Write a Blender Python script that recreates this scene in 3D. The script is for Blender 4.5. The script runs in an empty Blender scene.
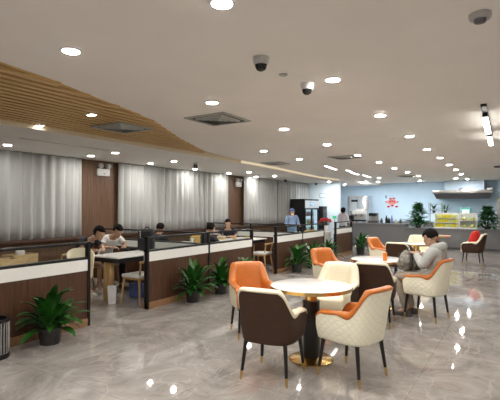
import bpy, bmesh, math, random
from mathutils import Vector, Matrix, Euler
random.seed(7)
SC = bpy.context.scene
COL = SC.collection
PI = math.pi
# ------------------------------------------------------------------ camera
F, CX, CY = 430.0, 250.0, 200.0
CAM_H = 1.55
cam_d = bpy.data.cameras.new('camera')
cam = bpy.data.objects.new('camera', cam_d); COL.objects.link(cam)
cam_d.sensor_fit = 'HORIZONTAL'; cam_d.sensor_width = 36; cam_d.lens = F/500*36
cam.location = (0, 0, CAM_H)
cam.rotation_euler = (math.radians(90.93), 0, math.radians(32.2))
cam_d.clip_start = .05; cam_d.clip_end = 100
SC.camera = cam
RM = cam.rotation_euler.to_matrix()
def ray(px, py): return RM @ Vector(((px-CX)/F, (CY-py)/F, -1))
def onz(px, py, z):
    r = ray(px, py); return Vector((0, 0, CAM_H)) + r*((z-CAM_H)/r.z)
def onx(px, py, x):
    r = ray(px, py); return Vector((0, 0, CAM_H)) + r*(x/r.x)
def ony(px, py, y):
    r = ray(px, py); return Vector((0, 0, CAM_H)) + r*(y/r.y)

# ------------------------------------------------------------------ materials
def newmat(name):
    m = bpy.data.materials.new(name); m.use_nodes = True
    nt = m.node_tree; b = nt.nodes['Principled BSDF']
    return m, nt, b
def lk(nt, a, b): nt.links.new(a, b)
def mat(name, c, rough=.5, metal=0, var=.06, scale=18, spec=.5, bump=0, bscale=120, emit=None, es=0, stretch=None, coat=0, sheen=0):
    m, nt, b = newmat(name)
    b.inputs['Roughness'].default_value = rough; b.inputs['Metallic'].default_value = metal
    b.inputs['Specular IOR Level'].default_value = spec
    b.inputs['Coat Weight'].default_value = coat
    b.inputs['Sheen Weight'].default_value = sheen
    tc = nt.nodes.new('ShaderNodeTexCoord'); mp = nt.nodes.new('ShaderNodeMapping')
    lk(nt, tc.outputs['Object'], mp.inputs['Vector'])
    if stretch: mp.inputs['Scale'].default_value = stretch
    n = nt.nodes.new('ShaderNodeTexNoise'); n.inputs['Scale'].default_value = scale; n.inputs['Detail'].default_value = 4
    lk(nt, mp.outputs['Vector'], n.inputs['Vector'])
    r = nt.nodes.new('ShaderNodeValToRGB')
    r.color_ramp.elements[0].position = .3; r.color_ramp.elements[1].position = .7
    r.color_ramp.elements[0].color = (*[max(0, k*(1-var)) for k in c], 1)
    r.color_ramp.elements[1].color = (*[min(1, k*(1+var)) for k in c], 1)
    lk(nt, n.outputs['Fac'], r.inputs['Fac']); lk(nt, r.outputs['Color'], b.inputs['Base Color'])
    if bump:
        n2 = nt.nodes.new('ShaderNodeTexNoise'); n2.inputs['Scale'].default_value = bscale
        lk(nt, mp.outputs['Vector'], n2.inputs['Vector'])
        bp = nt.nodes.new('ShaderNodeBump'); bp.inputs['Strength'].default_value = bump; bp.inputs['Distance'].default_value = .01
        lk(nt, n2.outputs['Fac'], bp.inputs['Height']); lk(nt, bp.outputs['Normal'], b.inputs['Normal'])
    if emit:
        b.inputs['Emission Color'].default_value = (*emit, 1); b.inputs['Emission Strength'].default_value = es
    return m
def wood(name, c1, c2, rough=.45, stretch=(14, 14, .7), scale=3.0):
    m, nt, b = newmat(name)
    b.inputs['Roughness'].default_value = rough
    tc = nt.nodes.new('ShaderNodeTexCoord'); mp = nt.nodes.new('ShaderNodeMapping')
    mp.inputs['Scale'].default_value = stretch
    lk(nt, tc.outputs['Object'], mp.inputs['Vector'])
    n = nt.nodes.new('ShaderNodeTexNoise'); n.inputs['Scale'].default_value = scale; n.inputs['Detail'].default_value = 6; n.inputs['Distortion'].default_value = .6
    lk(nt, mp.outputs['Vector'], n.inputs['Vector'])
    r = nt.nodes.new('ShaderNodeValToRGB'); r.color_ramp.elements[0].position = .32; r.color_ramp.elements[1].position = .68
    r.color_ramp.elements[0].color = (*c1, 1); r.color_ramp.elements[1].color = (*c2, 1)
    lk(nt, n.outputs['Fac'], r.inputs['Fac']); lk(nt, r.outputs['Color'], b.inputs['Base Color'])
    return m
def quilt(name, c, k=38, strength=.5, rough=.45):
    m, nt, b = newmat(name)
    b.inputs['Roughness'].default_value = rough
    uv = nt.nodes.new('ShaderNodeUVMap'); sx = nt.nodes.new('ShaderNodeSeparateXYZ'); lk(nt, uv.outputs['UV'], sx.inputs[0])
    def mth(op, a, bb):
        q = nt.nodes.new('ShaderNodeMath'); q.operation = op
        for i, v in enumerate((a, bb)):
            if v is None: continue
            if isinstance(v, (int, float)): q.inputs[i].default_value = v
            else: lk(nt, v, q.inputs[i])
        return q.outputs[0]
    p = mth('ADD', mth('MULTIPLY', sx.outputs[0], k), mth('MULTIPLY', sx.outputs[1], k*1.25))
    q = mth('SUBTRACT', mth('MULTIPLY', sx.outputs[0], k), mth('MULTIPLY', sx.outputs[1], k*1.25))
    h = mth('MINIMUM', mth('ABSOLUTE', mth('SINE', p, None), None), mth('ABSOLUTE', mth('SINE', q, None), None))
    h = mth('POWER', h, .5)
    r = nt.nodes.new('ShaderNodeValToRGB'); r.color_ramp.elements[0].position = .1; r.color_ramp.elements[1].position = .55
    r.color_ramp.elements[0].color = (*[x*.88 for x in c], 1); r.color_ramp.elements[1].color = (*c, 1)
    lk(nt, h, r.inputs['Fac']); lk(nt, r.outputs['Color'], b.inputs['Base Color'])
    bp = nt.nodes.new('ShaderNodeBump'); bp.inputs['Strength'].default_value = strength; bp.inputs['Distance'].default_value = .012
    lk(nt, h, bp.inputs['Height']); lk(nt, bp.outputs['Normal'], b.inputs['Normal'])
    return m
def emis(name, c, s):
    m = bpy.data.materials.new(name); m.use_nodes = True; nt = m.node_tree
    nt.nodes.remove(nt.nodes['Principled BSDF'])
    e = nt.nodes.new('ShaderNodeEmission'); e.inputs['Color'].default_value = (*c, 1); e.inputs['Strength'].default_value = s
    lk(nt, e.outputs[0], nt.nodes['Material Output'].inputs['Surface']); return m
def glassmat(name, tint=(.95, .975, .965)):
    m = bpy.data.materials.new(name); m.use_nodes = True; nt = m.node_tree
    nt.nodes.remove(nt.nodes['Principled BSDF'])
    t = nt.nodes.new('ShaderNodeBsdfTransparent'); t.inputs['Color'].default_value = (*tint, 1)
    g = nt.nodes.new('ShaderNodeBsdfGlossy'); g.inputs['Roughness'].default_value = .03
    f = nt.nodes.new('ShaderNodeFresnel'); f.inputs['IOR'].default_value = 1.18
    mx = nt.nodes.new('ShaderNodeMixShader')
    ge = nt.nodes.new('ShaderNodeNewGeometry'); ml = nt.nodes.new('ShaderNodeMath'); ml.operation = 'SUBTRACT'; ml.inputs[0].default_value = 1
    lk(nt, ge.outputs['Backfacing'], ml.inputs[1]); mm = nt.nodes.new('ShaderNodeMath'); mm.operation = 'MULTIPLY'
    lk(nt, ml.outputs[0], mm.inputs[0]); lk(nt, f.outputs[0], mm.inputs[1])
    lk(nt, mm.outputs[0], mx.inputs[0]); lk(nt, t.outputs[0], mx.inputs[1]); lk(nt, g.outputs[0], mx.inputs[2])
    lk(nt, mx.outputs[0], nt.nodes['Material Output'].inputs['Surface']); return m
FL0 = (.225, .205, .188); FL1 = (.455, .422, .392)
def floormat():
    m, nt, b = newmat('polished_marble')
    tc = nt.nodes.new('ShaderNodeTexCoord')
    n1 = nt.nodes.new('ShaderNodeTexNoise'); n1.inputs['Scale'].default_value = 1.5; n1.inputs['Detail'].default_value = 9; n1.inputs['Distortion'].default_value = 1.2; n1.inputs['Roughness'].default_value = .72
    lk(nt, tc.outputs['Object'], n1.inputs['Vector'])
    r1 = nt.nodes.new('ShaderNodeValToRGB')
    e = r1.color_ramp.elements; e[0].position = .34; e[1].position = .66
    e[0].color = (*FL0, 1); e[1].color = (*FL1, 1)
    lk(nt, n1.outputs['Fac'], r1.inputs['Fac'])
    # pale veins
    n2 = nt.nodes.new('ShaderNodeTexNoise'); n2.inputs['Scale'].default_value = 1.3; n2.inputs['Detail'].default_value = 5; n2.inputs['Distortion'].default_value = 2.2
    mp = nt.nodes.new('ShaderNodeMapping'); mp.inputs['Rotation'].default_value = (0, 0, .6); mp.inputs['Scale'].default_value = (1, .5, 1)
    lk(nt, tc.outputs['Object'], mp.inputs['Vector']); lk(nt, mp.outputs['Vector'], n2.inputs['Vector'])
    r2 = nt.nodes.new('ShaderNodeValToRGB'); e = r2.color_ramp.elements
    e[0].position = .485; e[0].color = (0, 0, 0, 1); e[1].position = .515; e[1].color = (0, 0, 0, 1)
    k = r2.color_ramp.elements.new(.5); k.color = (1, 1, 1, 1)
    lk(nt, n2.outputs['Fac'], r2.inputs['Fac'])
    mx = nt.nodes.new('ShaderNodeMix'); mx.data_type = 'RGBA'
    ml = nt.nodes.new('ShaderNodeMath'); ml.operation = 'MULTIPLY'; ml.inputs[1].default_value = .35
    lk(nt, r2.outputs['Color'], ml.inputs[0]); lk(nt, ml.outputs[0], mx.inputs['Factor'])
    lk(nt, r1.outputs['Color'], mx.inputs['A']); mx.inputs['B'].default_value = (.62, .57, .52, 1)
    br = nt.nodes.new('ShaderNodeTexBrick'); br.offset = 0; br.inputs['Scale'].default_value = 1
    br.inputs['Brick Width'].default_value = .8; br.inputs['Row Height'].default_value = .8; br.inputs['Mortar Size'].default_value = .0025
    br.inputs['Color1'].default_value = (1, 1, 1, 1); br.inputs['Color2'].default_value = (.93, .93, .93, 1); br.inputs['Mortar'].default_value = (.62, .6, .58, 1)
    lk(nt, tc.outputs['Object'], br.inputs['Vector'])
    m2 = nt.nodes.new('ShaderNodeMix'); m2.data_type = 'RGBA'; m2.blend_type = 'MULTIPLY'; m2.inputs['Factor'].default_value = 1
    lk(nt, mx.outputs['Result'], m2.inputs['A']); lk(nt, br.outputs['Color'], m2.inputs['B'])
    lk(nt, m2.outputs['Result'], b.inputs['Base Color'])
    b.inputs['Roughness'].default_value = .04; b.inputs['Specular IOR Level'].default_value = .55
    n3 = nt.nodes.new('ShaderNodeTexNoise'); n3.inputs['Scale'].default_value = 2.2
    lk(nt, tc.outputs['Object'], n3.inputs['Vector'])
    bp = nt.nodes.new('ShaderNodeBump'); bp.inputs['Strength'].default_value = .006; bp.inputs['Distance'].default_value = .02
    lk(nt, n3.outputs['Fac'], bp.inputs['Height']); lk(nt, bp.outputs['Normal'], b.inputs['Normal'])
    return m
M = dict(
    floor=floormat(),
    ceiling=mat('matt_ceiling_paint', (.87, .835, .785), .85, var=.02, scale=2),
    soffit=mat('white_soffit_paint', (.86, .84, .80), .85, var=.02, scale=2),
    cream_trim=mat('cream_trim_paint', (.75, .66, .48), .7, var=.03),
    wall_plain=mat('off_white_wall_paint', (.62, .60, .57), .8, var=.03, scale=3),
    wall_blue=mat('pale_blue_wall_paint', (.57, .75, .90), .6, var=.03, scale=3),
    wall_pale=mat('icy_white_wall_panel', (.80, .91, .97), .5, var=.03, scale=3),
    walnut=wood('dark_walnut_veneer', (.046, .019, .010), (.10, .043, .022), .4),
    panelwood=wood('brown_wall_veneer', (.105, .052, .027), (.165, .088, .048), .5),
    oakboard=wood('mid_brown_baseboard_wood', (.21, .11, .05), (.30, .165, .08), .4, (1, 14, 14)),
    slat=wood('golden_ceiling_slat_wood', (.52, .33, .13), (.70, .47, .20), .5, (14, .7, 14)),
    slatback=mat('dark_gap_behind_slats', (.05, .028, .010), .9),
    ash=wood('pale_ash_wood', (.42, .25, .10), (.56, .36, .16), .45, (8, 8, 1)),
    curtain=mat('grey_curtain_cloth', (.47, .475, .465), .9, var=.08, scale=30, stretch=(1, 1, .05), sheen=.3),
    black=mat('black_powder_coated_steel', (.012, .012, .013), .4, .3, var=.1),
    blackleg=mat('black_lacquer', (.012, .010, .009), .3, var=.1),
    brass=mat('polished_brass', (.72, .50, .20), .22, 1, var=.05),
    chrome=mat('brushed_steel', (.62, .62, .62), .25, 1, var=.05),
    darksteel=mat('dark_brushed_steel', (.14, .14, .15), .35, .9, var=.05),
    white_lam=mat('white_laminate', (.78, .78, .74), .35, var=.02),
    marble=mat('white_marble_top', (.90, .88, .84), .12, var=.05, scale=4, coat=.2),
    tan=wood('tan_table_wood', (.45, .28, .16), (.55, .36, .22), .3),
    cream=mat('cream_leather', (.86, .79, .60), .42, var=.03, bump=.05),
    cream_q=quilt('quilted_cream_leather', (.95, .905, .72), strength=.3),
    orange=mat('tan_orange_leather', (.52, .150, .022), .38, var=.07, bump=.05),
    brown=mat('dark_brown_leather', (.052, .026, .015), .55, spec=.25, var=.1, bump=.08),
    red=mat('red_cushion_cloth', (.65, .022, .015), .7, var=.1, bump=.1),
    glass=glassmat('clear_glass'),
    counter_pale=mat('pale_blue_steel_duct', (.50, .60, .68), .45, var=.03),
    leaf=mat('glossy_green_leaf', (.022, .105, .014), .28, var=.55, scale=7),
    leaf_dark=mat('dark_green_leaf', (.016, .085, .022), .42, spec=.35, var=.7, scale=9),
    pot=mat('dark_woven_pot', (.035, .032, .03), .45, var=.5, scale=45, bump=.8, bscale=60),
    pot_plain=mat('dark_glazed_pot', (.03, .032, .03), .35, var=.2),
    soil=mat('dark_soil', (.03, .02, .013), .95, var=.4),
    counter=mat('mid_grey_counter_panel', (.17, .172, .175), .4, var=.04),
    countertop=mat('grey_stone_worktop', (.24, .24, .24), .25, var=.06),
    lamp=emis('lit_downlight_diffuser', (1, .96, .915), 595),
    lamp_cool=emis('lit_tube_diffuser', (1, .96, .88), 12),
    lamp_trim=mat('white_lamp_trim', (.8, .8, .78), .5),
    coveglow=emis('warm_cove_strip', (1, .84, .58), .75),
    lamp_soft=emis('lit_slat_lamp_diffuser', (1, .93, .8), 35),
    lamp_soffit=emis('lit_soffit_diffuser', (1, .96, .9), 350),
    lamp_kitchen=emis('lit_kitchen_diffuser', (.94, .98, 1), 1150),
    white=mat('white_plastic', (.78, .78, .77), .4, var=.02),
    grey_pl=mat('grey_plastic', (.45, .44, .42), .5),
    darkglass=mat('smoked_black_dome', (.01, .01, .01), .08),
    ventdark=mat('dark_vent_cavity', (.05, .05, .045), .8),
    ventslat=mat('grey_vent_louver', (.38, .39, .36), .5),
    skin=mat('skin', (.50, .30, .20), .5, var=.06),
    hair=mat('black_hair', (.007, .005, .004), .75, spec=.15, var=.3, scale=60, bump=.5, bscale=90),
    hoodie=mat('light_grey_jersey', (.46, .47, .45), .9, var=.08, bump=.15, bscale=40),
    trousers=mat('grey_beige_trousers', (.36, .31, .25), .85, var=.08),
    darkcloth=mat('dark_charcoal_cloth', (.025, .024, .032), .85, var=.2),
    whitecloth=mat('white_shirt_cloth', (.75, .74, .71), .85, var=.04),
    lilac=mat('pale_lilac_cloth', (.62, .60, .66), .85, var=.04),
    bluecloth=mat('light_blue_uniform_cloth', (.28, .40, .62), .85, var=.08),
    bluecap=mat('blue_cap_cloth', (.10, .16, .38), .85, var=.08),
    brownshorts=mat('brown_shorts_cloth', (.20, .115, .085), .85, var=.1),
    shoe=mat('dark_shoe', (.06, .05, .045), .6, var=.2),
    paleshoe=mat('pale_shoe', (.6, .56, .52), .6),
    bag=mat('grey_patterned_bag_cloth', (.25, .235, .21), .8, var=.75, scale=16, bump=.2),
    bagblack=mat('black_bag_cloth', (.014, .014, .015), .75, var=.2),
    yellow=mat('yellow_food_pack', (.95, .70, .04), .5, var=.25, scale=25),
    yellow2=mat('pale_yellow_food_pack', (.88, .78, .30), .5, var=.3, scale=25),
    orangepl=mat('orange_plastic', (.80, .22, .02), .4, var=.05),
    teal=mat('teal_green_plastic', (.10, .42, .34), .5),
    redflower=mat('red_petals', (.55, .035, .045), .6, var=.3, scale=40),
    pink=mat('pale_red_acrylic', (.78, .33, .31), .4, var=.2, scale=14),
    deepred=mat('deep_red_acrylic', (.52, .04, .06), .4),
    slateblue=mat('slate_blue_acrylic', (.16, .22, .42), .4),
    lit_sign=emis('lit_white_fridge_sign', (.85, .90, .95), .75),
    lit_shelf=emis('lit_fridge_interior', (.62, .85, 1.0), .9),
    bottle=mat('mixed_bottles', (.3, .4, .5), .2, var=.8, scale=20),
    bread=mat('baked_bread', (.62, .38, .12), .7, var=.3),
    greenlit=emis('lit_green_sign', (.1, .8, .4), .8),
    basket=wood('pale_wooden_crate', (.45, .31, .15), (.62, .45, .24), .6, (3, 3, 14)),
)
# ------------------------------------------------------------------ mesh builder
class MB:
    def __init__(s): s.bm = bmesh.new()
    def box(s, lo, hi, bevel=0):
        r = bmesh.ops.create_cube(s.bm, size=1)
        lo = Vector(lo); hi = Vector(hi); c = (lo+hi)/2; d = hi-lo
        for v in r['verts']: v.co = Vector((v.co.x*d.x, v.co.y*d.y, v.co.z*d.z)) + c
        if bevel:
            es = list({e for v in r['verts'] for e in v.link_edges})
            bmesh.ops.bevel(s.bm, geom=es, offset=bevel, segments=2, affect='EDGES', profile=.6)
        return s
    def tube(s, pts, rad, seg=10, caps=True):
        pts = [Vector(p) for p in pts]; rad = rad if isinstance(rad, (list, tuple)) else [rad]*len(pts)
        rings = []
        ref = None
        for i, p in enumerate(pts):
            d = (pts[min(i+1, len(pts)-1)]-pts[max(i-1, 0)]).normalized()
            if ref is None: ref = Vector((0, 0, 1)) if abs(d.z) < .9 else Vector((1, 0, 0))
            a = d.cross(ref).normalized(); b = d.cross(a).normalized()
            rings.append([s.bm.verts.new(p + a*rad[i]*math.cos(2*PI*k/seg) + b*rad[i]*math.sin(2*PI*k/seg)) for k in range(seg)])
        for i in range(len(rings)-1):
            for k in range(seg):
                s.bm.faces.new((rings[i][k], rings[i][(k+1) % seg], rings[i+1][(k+1) % seg], rings[i+1][k]))
        if caps:
            s.bm.faces.new(rings[0][::-1]); s.bm.faces.new(rings[-1])
        return s
    def lathe(s, prof, seg=28, c=(0, 0, 0), fn=None):
        rings = []
        for (r, z) in prof:
            ring = []
            for k in range(seg):
                a = 2*PI*k/seg; rr = r*(fn(a, z) if fn else 1)
                ring.append(s.bm.verts.new((c[0]+rr*math.cos(a), c[1]+rr*math.sin(a), c[2]+z)))
            rings.append(ring)
        for i in range(len(rings)-1):
            for k in range(seg):
                s.bm.faces.new((rings[i][k], rings[i][(k+1) % seg], rings[i+1][(k+1) % seg], rings[i+1][k]))
        s.bm.faces.new(rings[0][::-1]); s.bm.faces.new(rings[-1])
        return s
    def prism(s, poly, z0, z1):
        a = [s.bm.verts.new((x, y, z0)) for x, y in poly]; b = [s.bm.verts.new((x, y, z1)) for x, y in poly]
        s.bm.faces.new(a[::-1]); s.bm.faces.new(b)
        n = len(poly)
        for i in range(n): s.bm.faces.new((a[i], a[(i+1) % n], b[(i+1) % n], b[i]))
        return s
    def ball(s, c, r, u=14, v=10, noise=0):
        r = r if isinstance(r, (tuple, list)) else (r, r, r)
        q = bmesh.ops.create_uvsphere(s.bm, u_segments=u, v_segments=v, radius=1)
        for vt in q['verts']:
            k = 1+random.uniform(-noise, noise)
            vt.co = Vector((vt.co.x*r[0]*k, vt.co.y*r[1]*k, vt.co.z*r[2]*k)) + Vector(c)
        return s
    def grid(s, fn, nu, nv, closed=False):
        g = [[s.bm.verts.new(fn(i/nu, j/nv)) for j in range(nv+1)] for i in range(nu+1)]
        for i in range(nu):
            for j in range(nv): s.bm.faces.new((g[i][j], g[i+1][j], g[i+1][j+1], g[i][j+1]))
        return s
    def mesh(s, name, m, angle=40, recalc=True):
        if recalc: bmesh.ops.recalc_face_normals(s.bm, faces=s.bm.faces)
        me = bpy.data.meshes.new(name); s.bm.to_mesh(me); s.bm.free()
        me.polygons.foreach_set('use_smooth', [True]*len(me.polygons))
        try: me.set_sharp_from_angle(angle=math.radians(angle))
        except Exception: pass
        me.materials.append(m); return me
    def build(s, name, m, parent=None, angle=40, recalc=True):
        return link(name, s.mesh(name, m, angle, recalc), parent)
def link(name, me, parent=None):
    o = bpy.data.objects.new(name, me); COL.objects.link(o)
    if parent: o.parent = parent
    return o
def tag(o, label, cat, group=None, kind=None):
    o['label'] = label; o['category'] = cat
    if group: o['group'] = group
    if kind: o['kind'] = kind
    return o
def thing(name, label, cat, loc=(0, 0, 0), rz=0, group=None):
    o = bpy.data.objects.new(name, None); COL.objects.link(o); o.empty_display_size = .1
    o.location = loc; o.rotation_euler = (0, 0, rz); return tag(o, label, cat, group)
def struct(name, mb, m, label=None, parent=None):
    o = mb.build(name, m, parent)
    o['kind'] = 'structure'
    if label: o['label'] = label
    return o
def relabel(o, label): o['label'] = label; return o
def copy_tree(o, parent=None):
    c = o.copy(); COL.objects.link(c)
    if parent: c.parent = parent
    for ch in list(o.children): copy_tree(ch, c)
    return c
ORD = ['first', 'second', 'third', 'fourth', 'fifth', 'sixth', 'seventh', 'eighth', 'ninth', 'tenth', 'eleventh']

# ------------------------------------------------------------------ room shell
XW, XR, YB, YF = -8.1, 4.2, 20.9, -3.4
ZC, ZS = 2.68, 2.60
struct('floor', MB().box((XW-.2, YF-.2, -.1), (XR+.2, YB+.2, 0)), M['floor'], 'polished beige grey marble tile floor')['category'] = 'floor'
struct('wall_left', MB().box((XW-.2, YF, 0), (XW, YB+.2, 2.8)), M['panelwood'], 'brown veneered wall behind the grey curtains')['category'] = 'wall'
struct('wall_right', MB().box((XR, YF, 0), (XR+.2, YB, 2.8)), M['wall_plain'], 'plain off-white side wall')['category'] = 'wall'
struct('wall_front', MB().box((XW-.2, YF-.2, 0), (XR+.2, YF, 2.8)), M['wall_plain'], 'plain off-white wall facing the serving counter')['category'] = 'wall'
struct('wall_back', MB().box((XW, YB, 0), (XR+.2, YB+.2, 2.8)), M['wall_blue'], 'pale blue kitchen wall behind the counter')['category'] = 'wall'
struct('wall_alcove', MB().box((XW, 17.6, 0), (-6.56, 17.75, ZS)), M['wall_pale'], 'icy white wall block beside the drinks fridge')['category'] = 'wall'
# ceiling: main plane with a wavy edge, slatted field, lower soffit along the curtains
def c2(px, py, z): p = onz(px, py, z); return (p.x, p.y)
curve = [(-3.05, YF), (-3.08, -1.2), (-3.2, .5)] + [c2(a, b, 2.67) for a, b in ((0, 63), (50, 80), (100, 100), (130, 111), (155, 122), (180, 139), (205, 152))]
edge = [(-5.55, YF)] + [(-5.55, 1.0)] + [c2(a, b, ZS) for a, b in ((130, 144.5), (190, 154.5), (240, 163.5), (280, 170.8), (300, 175), (320, 178.8), (338, 181.2))] + [(-5.6, YB-.02)]
ex = [p for p in edge if p[1] > curve[-1][1]+.3]
main_poly = curve + [(p[0], p[1]) for p in ex] + [(XR, YB), (XR, YF)]
struct('ceiling', MB().prism(main_poly, ZC, ZC+.12), M['ceiling'], 'smooth warm white ceiling with a wavy edge')['category'] = 'ceiling'
soff = struct('trim_1', MB().prism(edge + [(XW, YB), (XW, YF)], ZS, ZS+.08), M['soffit'], 'lower white ceiling soffit along the curtains')
soff['category'] = 'ceiling soffit'
struct('trim_2', MB().box((XW, YF, ZC+.12), (XR, YB, ZC+.2)), M['slatback'], 'dark void above the ceiling slats')['category'] = 'ceiling board'
def strip(pts, z0, z1, w=.012):
    mb = MB()
    for (a, b) in zip(pts, pts[1:]):
        va, vb = Vector((*a, 0)), Vector((*b, 0)); d = (vb-va).normalized(); n = Vector((d.y, -d.x, 0))*w
        q = [va, vb, vb+n, va+n]
        mb.prism([(p.x, p.y) for p in q], z0, z1)
    return mb
struct('trim_3', strip(edge[:-1], ZS-.002, ZC+.11, .03), M['cream_trim'], 'cream edge strip of the curtain side soffit')['category'] = 'ceiling trim'
struct('trim_4', strip(curve, ZC-.008, ZC+.12, -.02), M['slat'], 'wooden edge strip following the wavy ceiling line')['category'] = 'ceiling trim'
def curve_y(x):
    for (a, b) in zip(curve, curve[1:]):
        if b[0] <= x <= a[0]:
            t = (x-a[0])/(b[0]-a[0]) if b[0] != a[0] else 0
            return a[1]+t*(b[1]-a[1])
    return curve[-1][1] if x < curve[-1][0] else None
mb = MB(); x = -5.50
while x < -3.08:
    y1 = curve_y(x+.035)
    if y1 is not None and y1 > YF+.1: mb.box((x, YF, ZC-.03), (x+.066, y1-.02, ZC+.04))
    x += .128
sl = struct('trim_5', mb, M['slat'], 'golden wood slats filling the wavy ceiling recess'); sl['category'] = 'ceiling slats'
# warm glow strip of the far soffit edge
tag(strip(ex[:-1], ZS+.02, ZC-.006, .036).build('cove_light_strip', M['coveglow']), 'long warm cove light along the far edge of the curtain side soffit', 'strip light')
# low panelling ledge under the curtains
struct('trim_6', MB().box((XW, YF, .86), (XW+.16, 17.55, .92), .006), M['walnut'], 'dark walnut sill under the grey curtains')['category'] = 'sill'
struct('baseboard_left', MB().box((XW, YF, 0), (XW+.02, 17.55, .1)), M['oakboard'], 'wooden baseboard of the curtain wall')['category'] = 'baseboard'
# ------------------------------------------------------------------ curtains
XC = XW+.10
def yx(px): return onx(px, 207, XC).y
def curtain(y0, y1, label, seed):
    rnd = random.Random(seed); n = max(20, int((y1-y0)/.018))
    ph = [rnd.uniform(0, 6.28) for _ in range(3)]
    L = y1-y0
    def off(u):
        y = u*L
        return .05*math.sin(2*PI*y/.235+ph[0]+.9*math.sin(y*2.1+ph[1])) + .010*math.sin(2*PI*y/.103+ph[2])
    mb = MB()
    for s in (0, .012):
        pass
    z0, z1 = .925, ZS-.005
    nz = 6
    def fn(u, v):
        z = z0+(z1-z0)*v; k = 1-.3*v
        return (XC+off(u)*k, y0+L*u, z)
    mb.grid(fn, n, nz)
    o = mb.build('curtain', M['curtain'], None, 80)
    sm = o.modifiers.new('thick', 'SOLIDIFY'); sm.thickness = .006
    tag(o, label, 'curtain', 'grey curtains on the long wall')
curtain(1.2, yx(80.5), 'grey pleated curtain on the near side of the wide brown wall panel', 1)
curtain(yx(118.5), yx(228), 'long grey pleated curtain between the two brown wall panels', 2)
curtain(yx(243), yx(276.5), 'grey pleated curtain just past the narrow brown wall panel', 3)
curtain(yx(277), 17.56, 'grey pleated curtain ending beside the drinks fridge', 4)
# emergency lamps on the brown panels
def emergency(px, py, label):
    p = onx(px, py, XW+.03)
    t = thing('emergency_light', label, 'emergency light', (XW, p.y, p.z-.06), 0, 'emergency lights on the curtain wall')
    MB().box((.0, -.16, -.10), (.06, .16, .06), .008).build('battery_box', M['white'], t)
    for s in (-1, 1):
        h = MB().tube([(.03, s*.10, .06), (.04, s*.10, .10)], .018).build('lamp_neck', M['grey_pl'], t)
        MB().tube([(.0, s*.10, .135), (.10, s*.11, .12)], [.04, .058], 14).build('lamp_head', M['grey_pl'], t)
    MB().box((.061, -.02, -.06), (.064, .02, -.045)).build('indicator', M['black'], t)
emergency(103.5, 169, 'white twin-head emergency light on the wide brown wall panel')
emergency(238.5, 182, 'white twin-head emergency light on the narrow brown wall panel')

# ------------------------------------------------------------------ booth partitions
XP = -4.80; TP = .08
def partition(y0, y1, label, posts, cap_near=True):
    t = thing('booth_partition', label, 'partition', (XP, y0, 0), 0, 'low booth partitions along the aisle')
    L = y1-y0
    MB().box((-TP, .02, .1), (0, L-.02, .72)).build('wood_panel', M['walnut'], t)
    MB().box((-TP-.012, .0, 0), (.014, L, .1), .003).build('baseboard', M['oakboard'], t)
    MB().box((-TP-.004, .02, .72), (.006, L-.02, .865)).build('white_band', M['white_lam'], t)
    MB().box((-TP/2-.03, .0, .865), (-TP/2+.046, L, .895)).build('lower_rail', M['black'], t)
    MB().box((-TP/2-.02, .0, 1.062), (-TP/2+.046, L, 1.092)).build('top_rail', M['black'], t)
    MB().box((-TP/2+.01, .03, .895), (-TP/2+.016, L-.03, 1.062)).build('glass_pane', M['glass'], t)
    for y in posts:
        if y in (0, L):
            a, b = (0, .035) if y == 0 else (L-.035, L)
            MB().box((-.05, a, 0), (.016, b, 1.094)).build('post', M['black'], t)
        else:
            MB().box((-.03, y-.022, .1), (.012, y+.022, 1.094)).build('post', M['black'], t)
    return t
partition(-2.6, 3.67, 'walnut and glass booth partition nearest the steel bin', [0, 3.1, 6.27])
partition(4.69, 7.73, 'walnut and glass booth partition between the two booth openings, mid aisle', [0, 1.53, 3.04])
partition(8.75, 11.6, 'walnut and glass booth partition past the second booth opening', [0, 1.42, 2.85])
partition(12.55, 14.05, 'short walnut and glass booth partition nearest the counter', [0, 1.5])
def cross(y, label):
    x0, x1 = XW+.17, XP-TP-.03
    t = thing('booth_divider', label, 'partition', (x0, y, 0), 0, 'cross dividers between booths')
    L = x1-x0
    MB().box((0, -.04, .0), (L, .04, .74)).build('wood_panel', M['walnut'], t)
    MB().box((0, -.045, .74), (L, .045, .865)).build('white_band', M['white_lam'], t)
    MB().box((0, -.03, .865), (L, .03, .89)).build('lower_rail', M['black'], t)
    MB().box((0, -.025, 1.065), (L, .025, 1.092)).build('top_rail', M['black'], t)
    MB().box((.02, -.003, .89), (L-.02, .003, 1.065)).build('glass_pane', M['glass'], t)
    for x in (0, L/2, L-.04): MB().box((x, -.02, .89), (x+.04, .02, 1.065)).build('post', M['black'], t)
cross(2.15, 'walnut and glass cross divider before the booth with wooden crates')
cross(6.21, 'walnut and glass cross divider behind the two seated diners and backpack')
cross(10.2, 'walnut and glass cross divider behind the dark-haired diner facing the aisle')

# ------------------------------------------------------------------ downlights
def downlight(px, py, z, label, group, r=.058, square=False, lm='lamp'):
    p = onz(px, py, z)
    t = thing('downlight', label, 'ceiling light', (p.x, p.y, z), 0, group)
    if square:
        MB().box((-.06, -.045, -.008), (.06, .045, .01)).build('trim_ring', M['lamp_trim'], t)
        MB().box((-.045, -.03, -.012), (.045, .03, -.008)).build('diffuser', M['lamp_soft'], t)
    else:
        MB().lathe([(r+.022, 0), (r+.022, -.004), (r+.002, -.012), (r, -.012), (r, 0)], 20).build('trim_ring', M['lamp_trim'], t)
        MB().lathe([(r-.002, -.006), (r-.002, -.013)], 16).build('diffuser', M[lm], t)
rowA = [(222, 2), (333, 79), (380, 115), (409.5, 136), (427, 149), (440, 157.5), (449, 164.5), (456, 169.5), (461, 174)]
rowB = [(71, 50), (212, 102), (284, 128.7), (327, 144.2), (357.5, 154.7), (379, 162), (394.5, 168), (407.5, 172), (418, 175.7)]
rowC = [(263.7, 150.7), (299.5, 159)]
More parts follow.
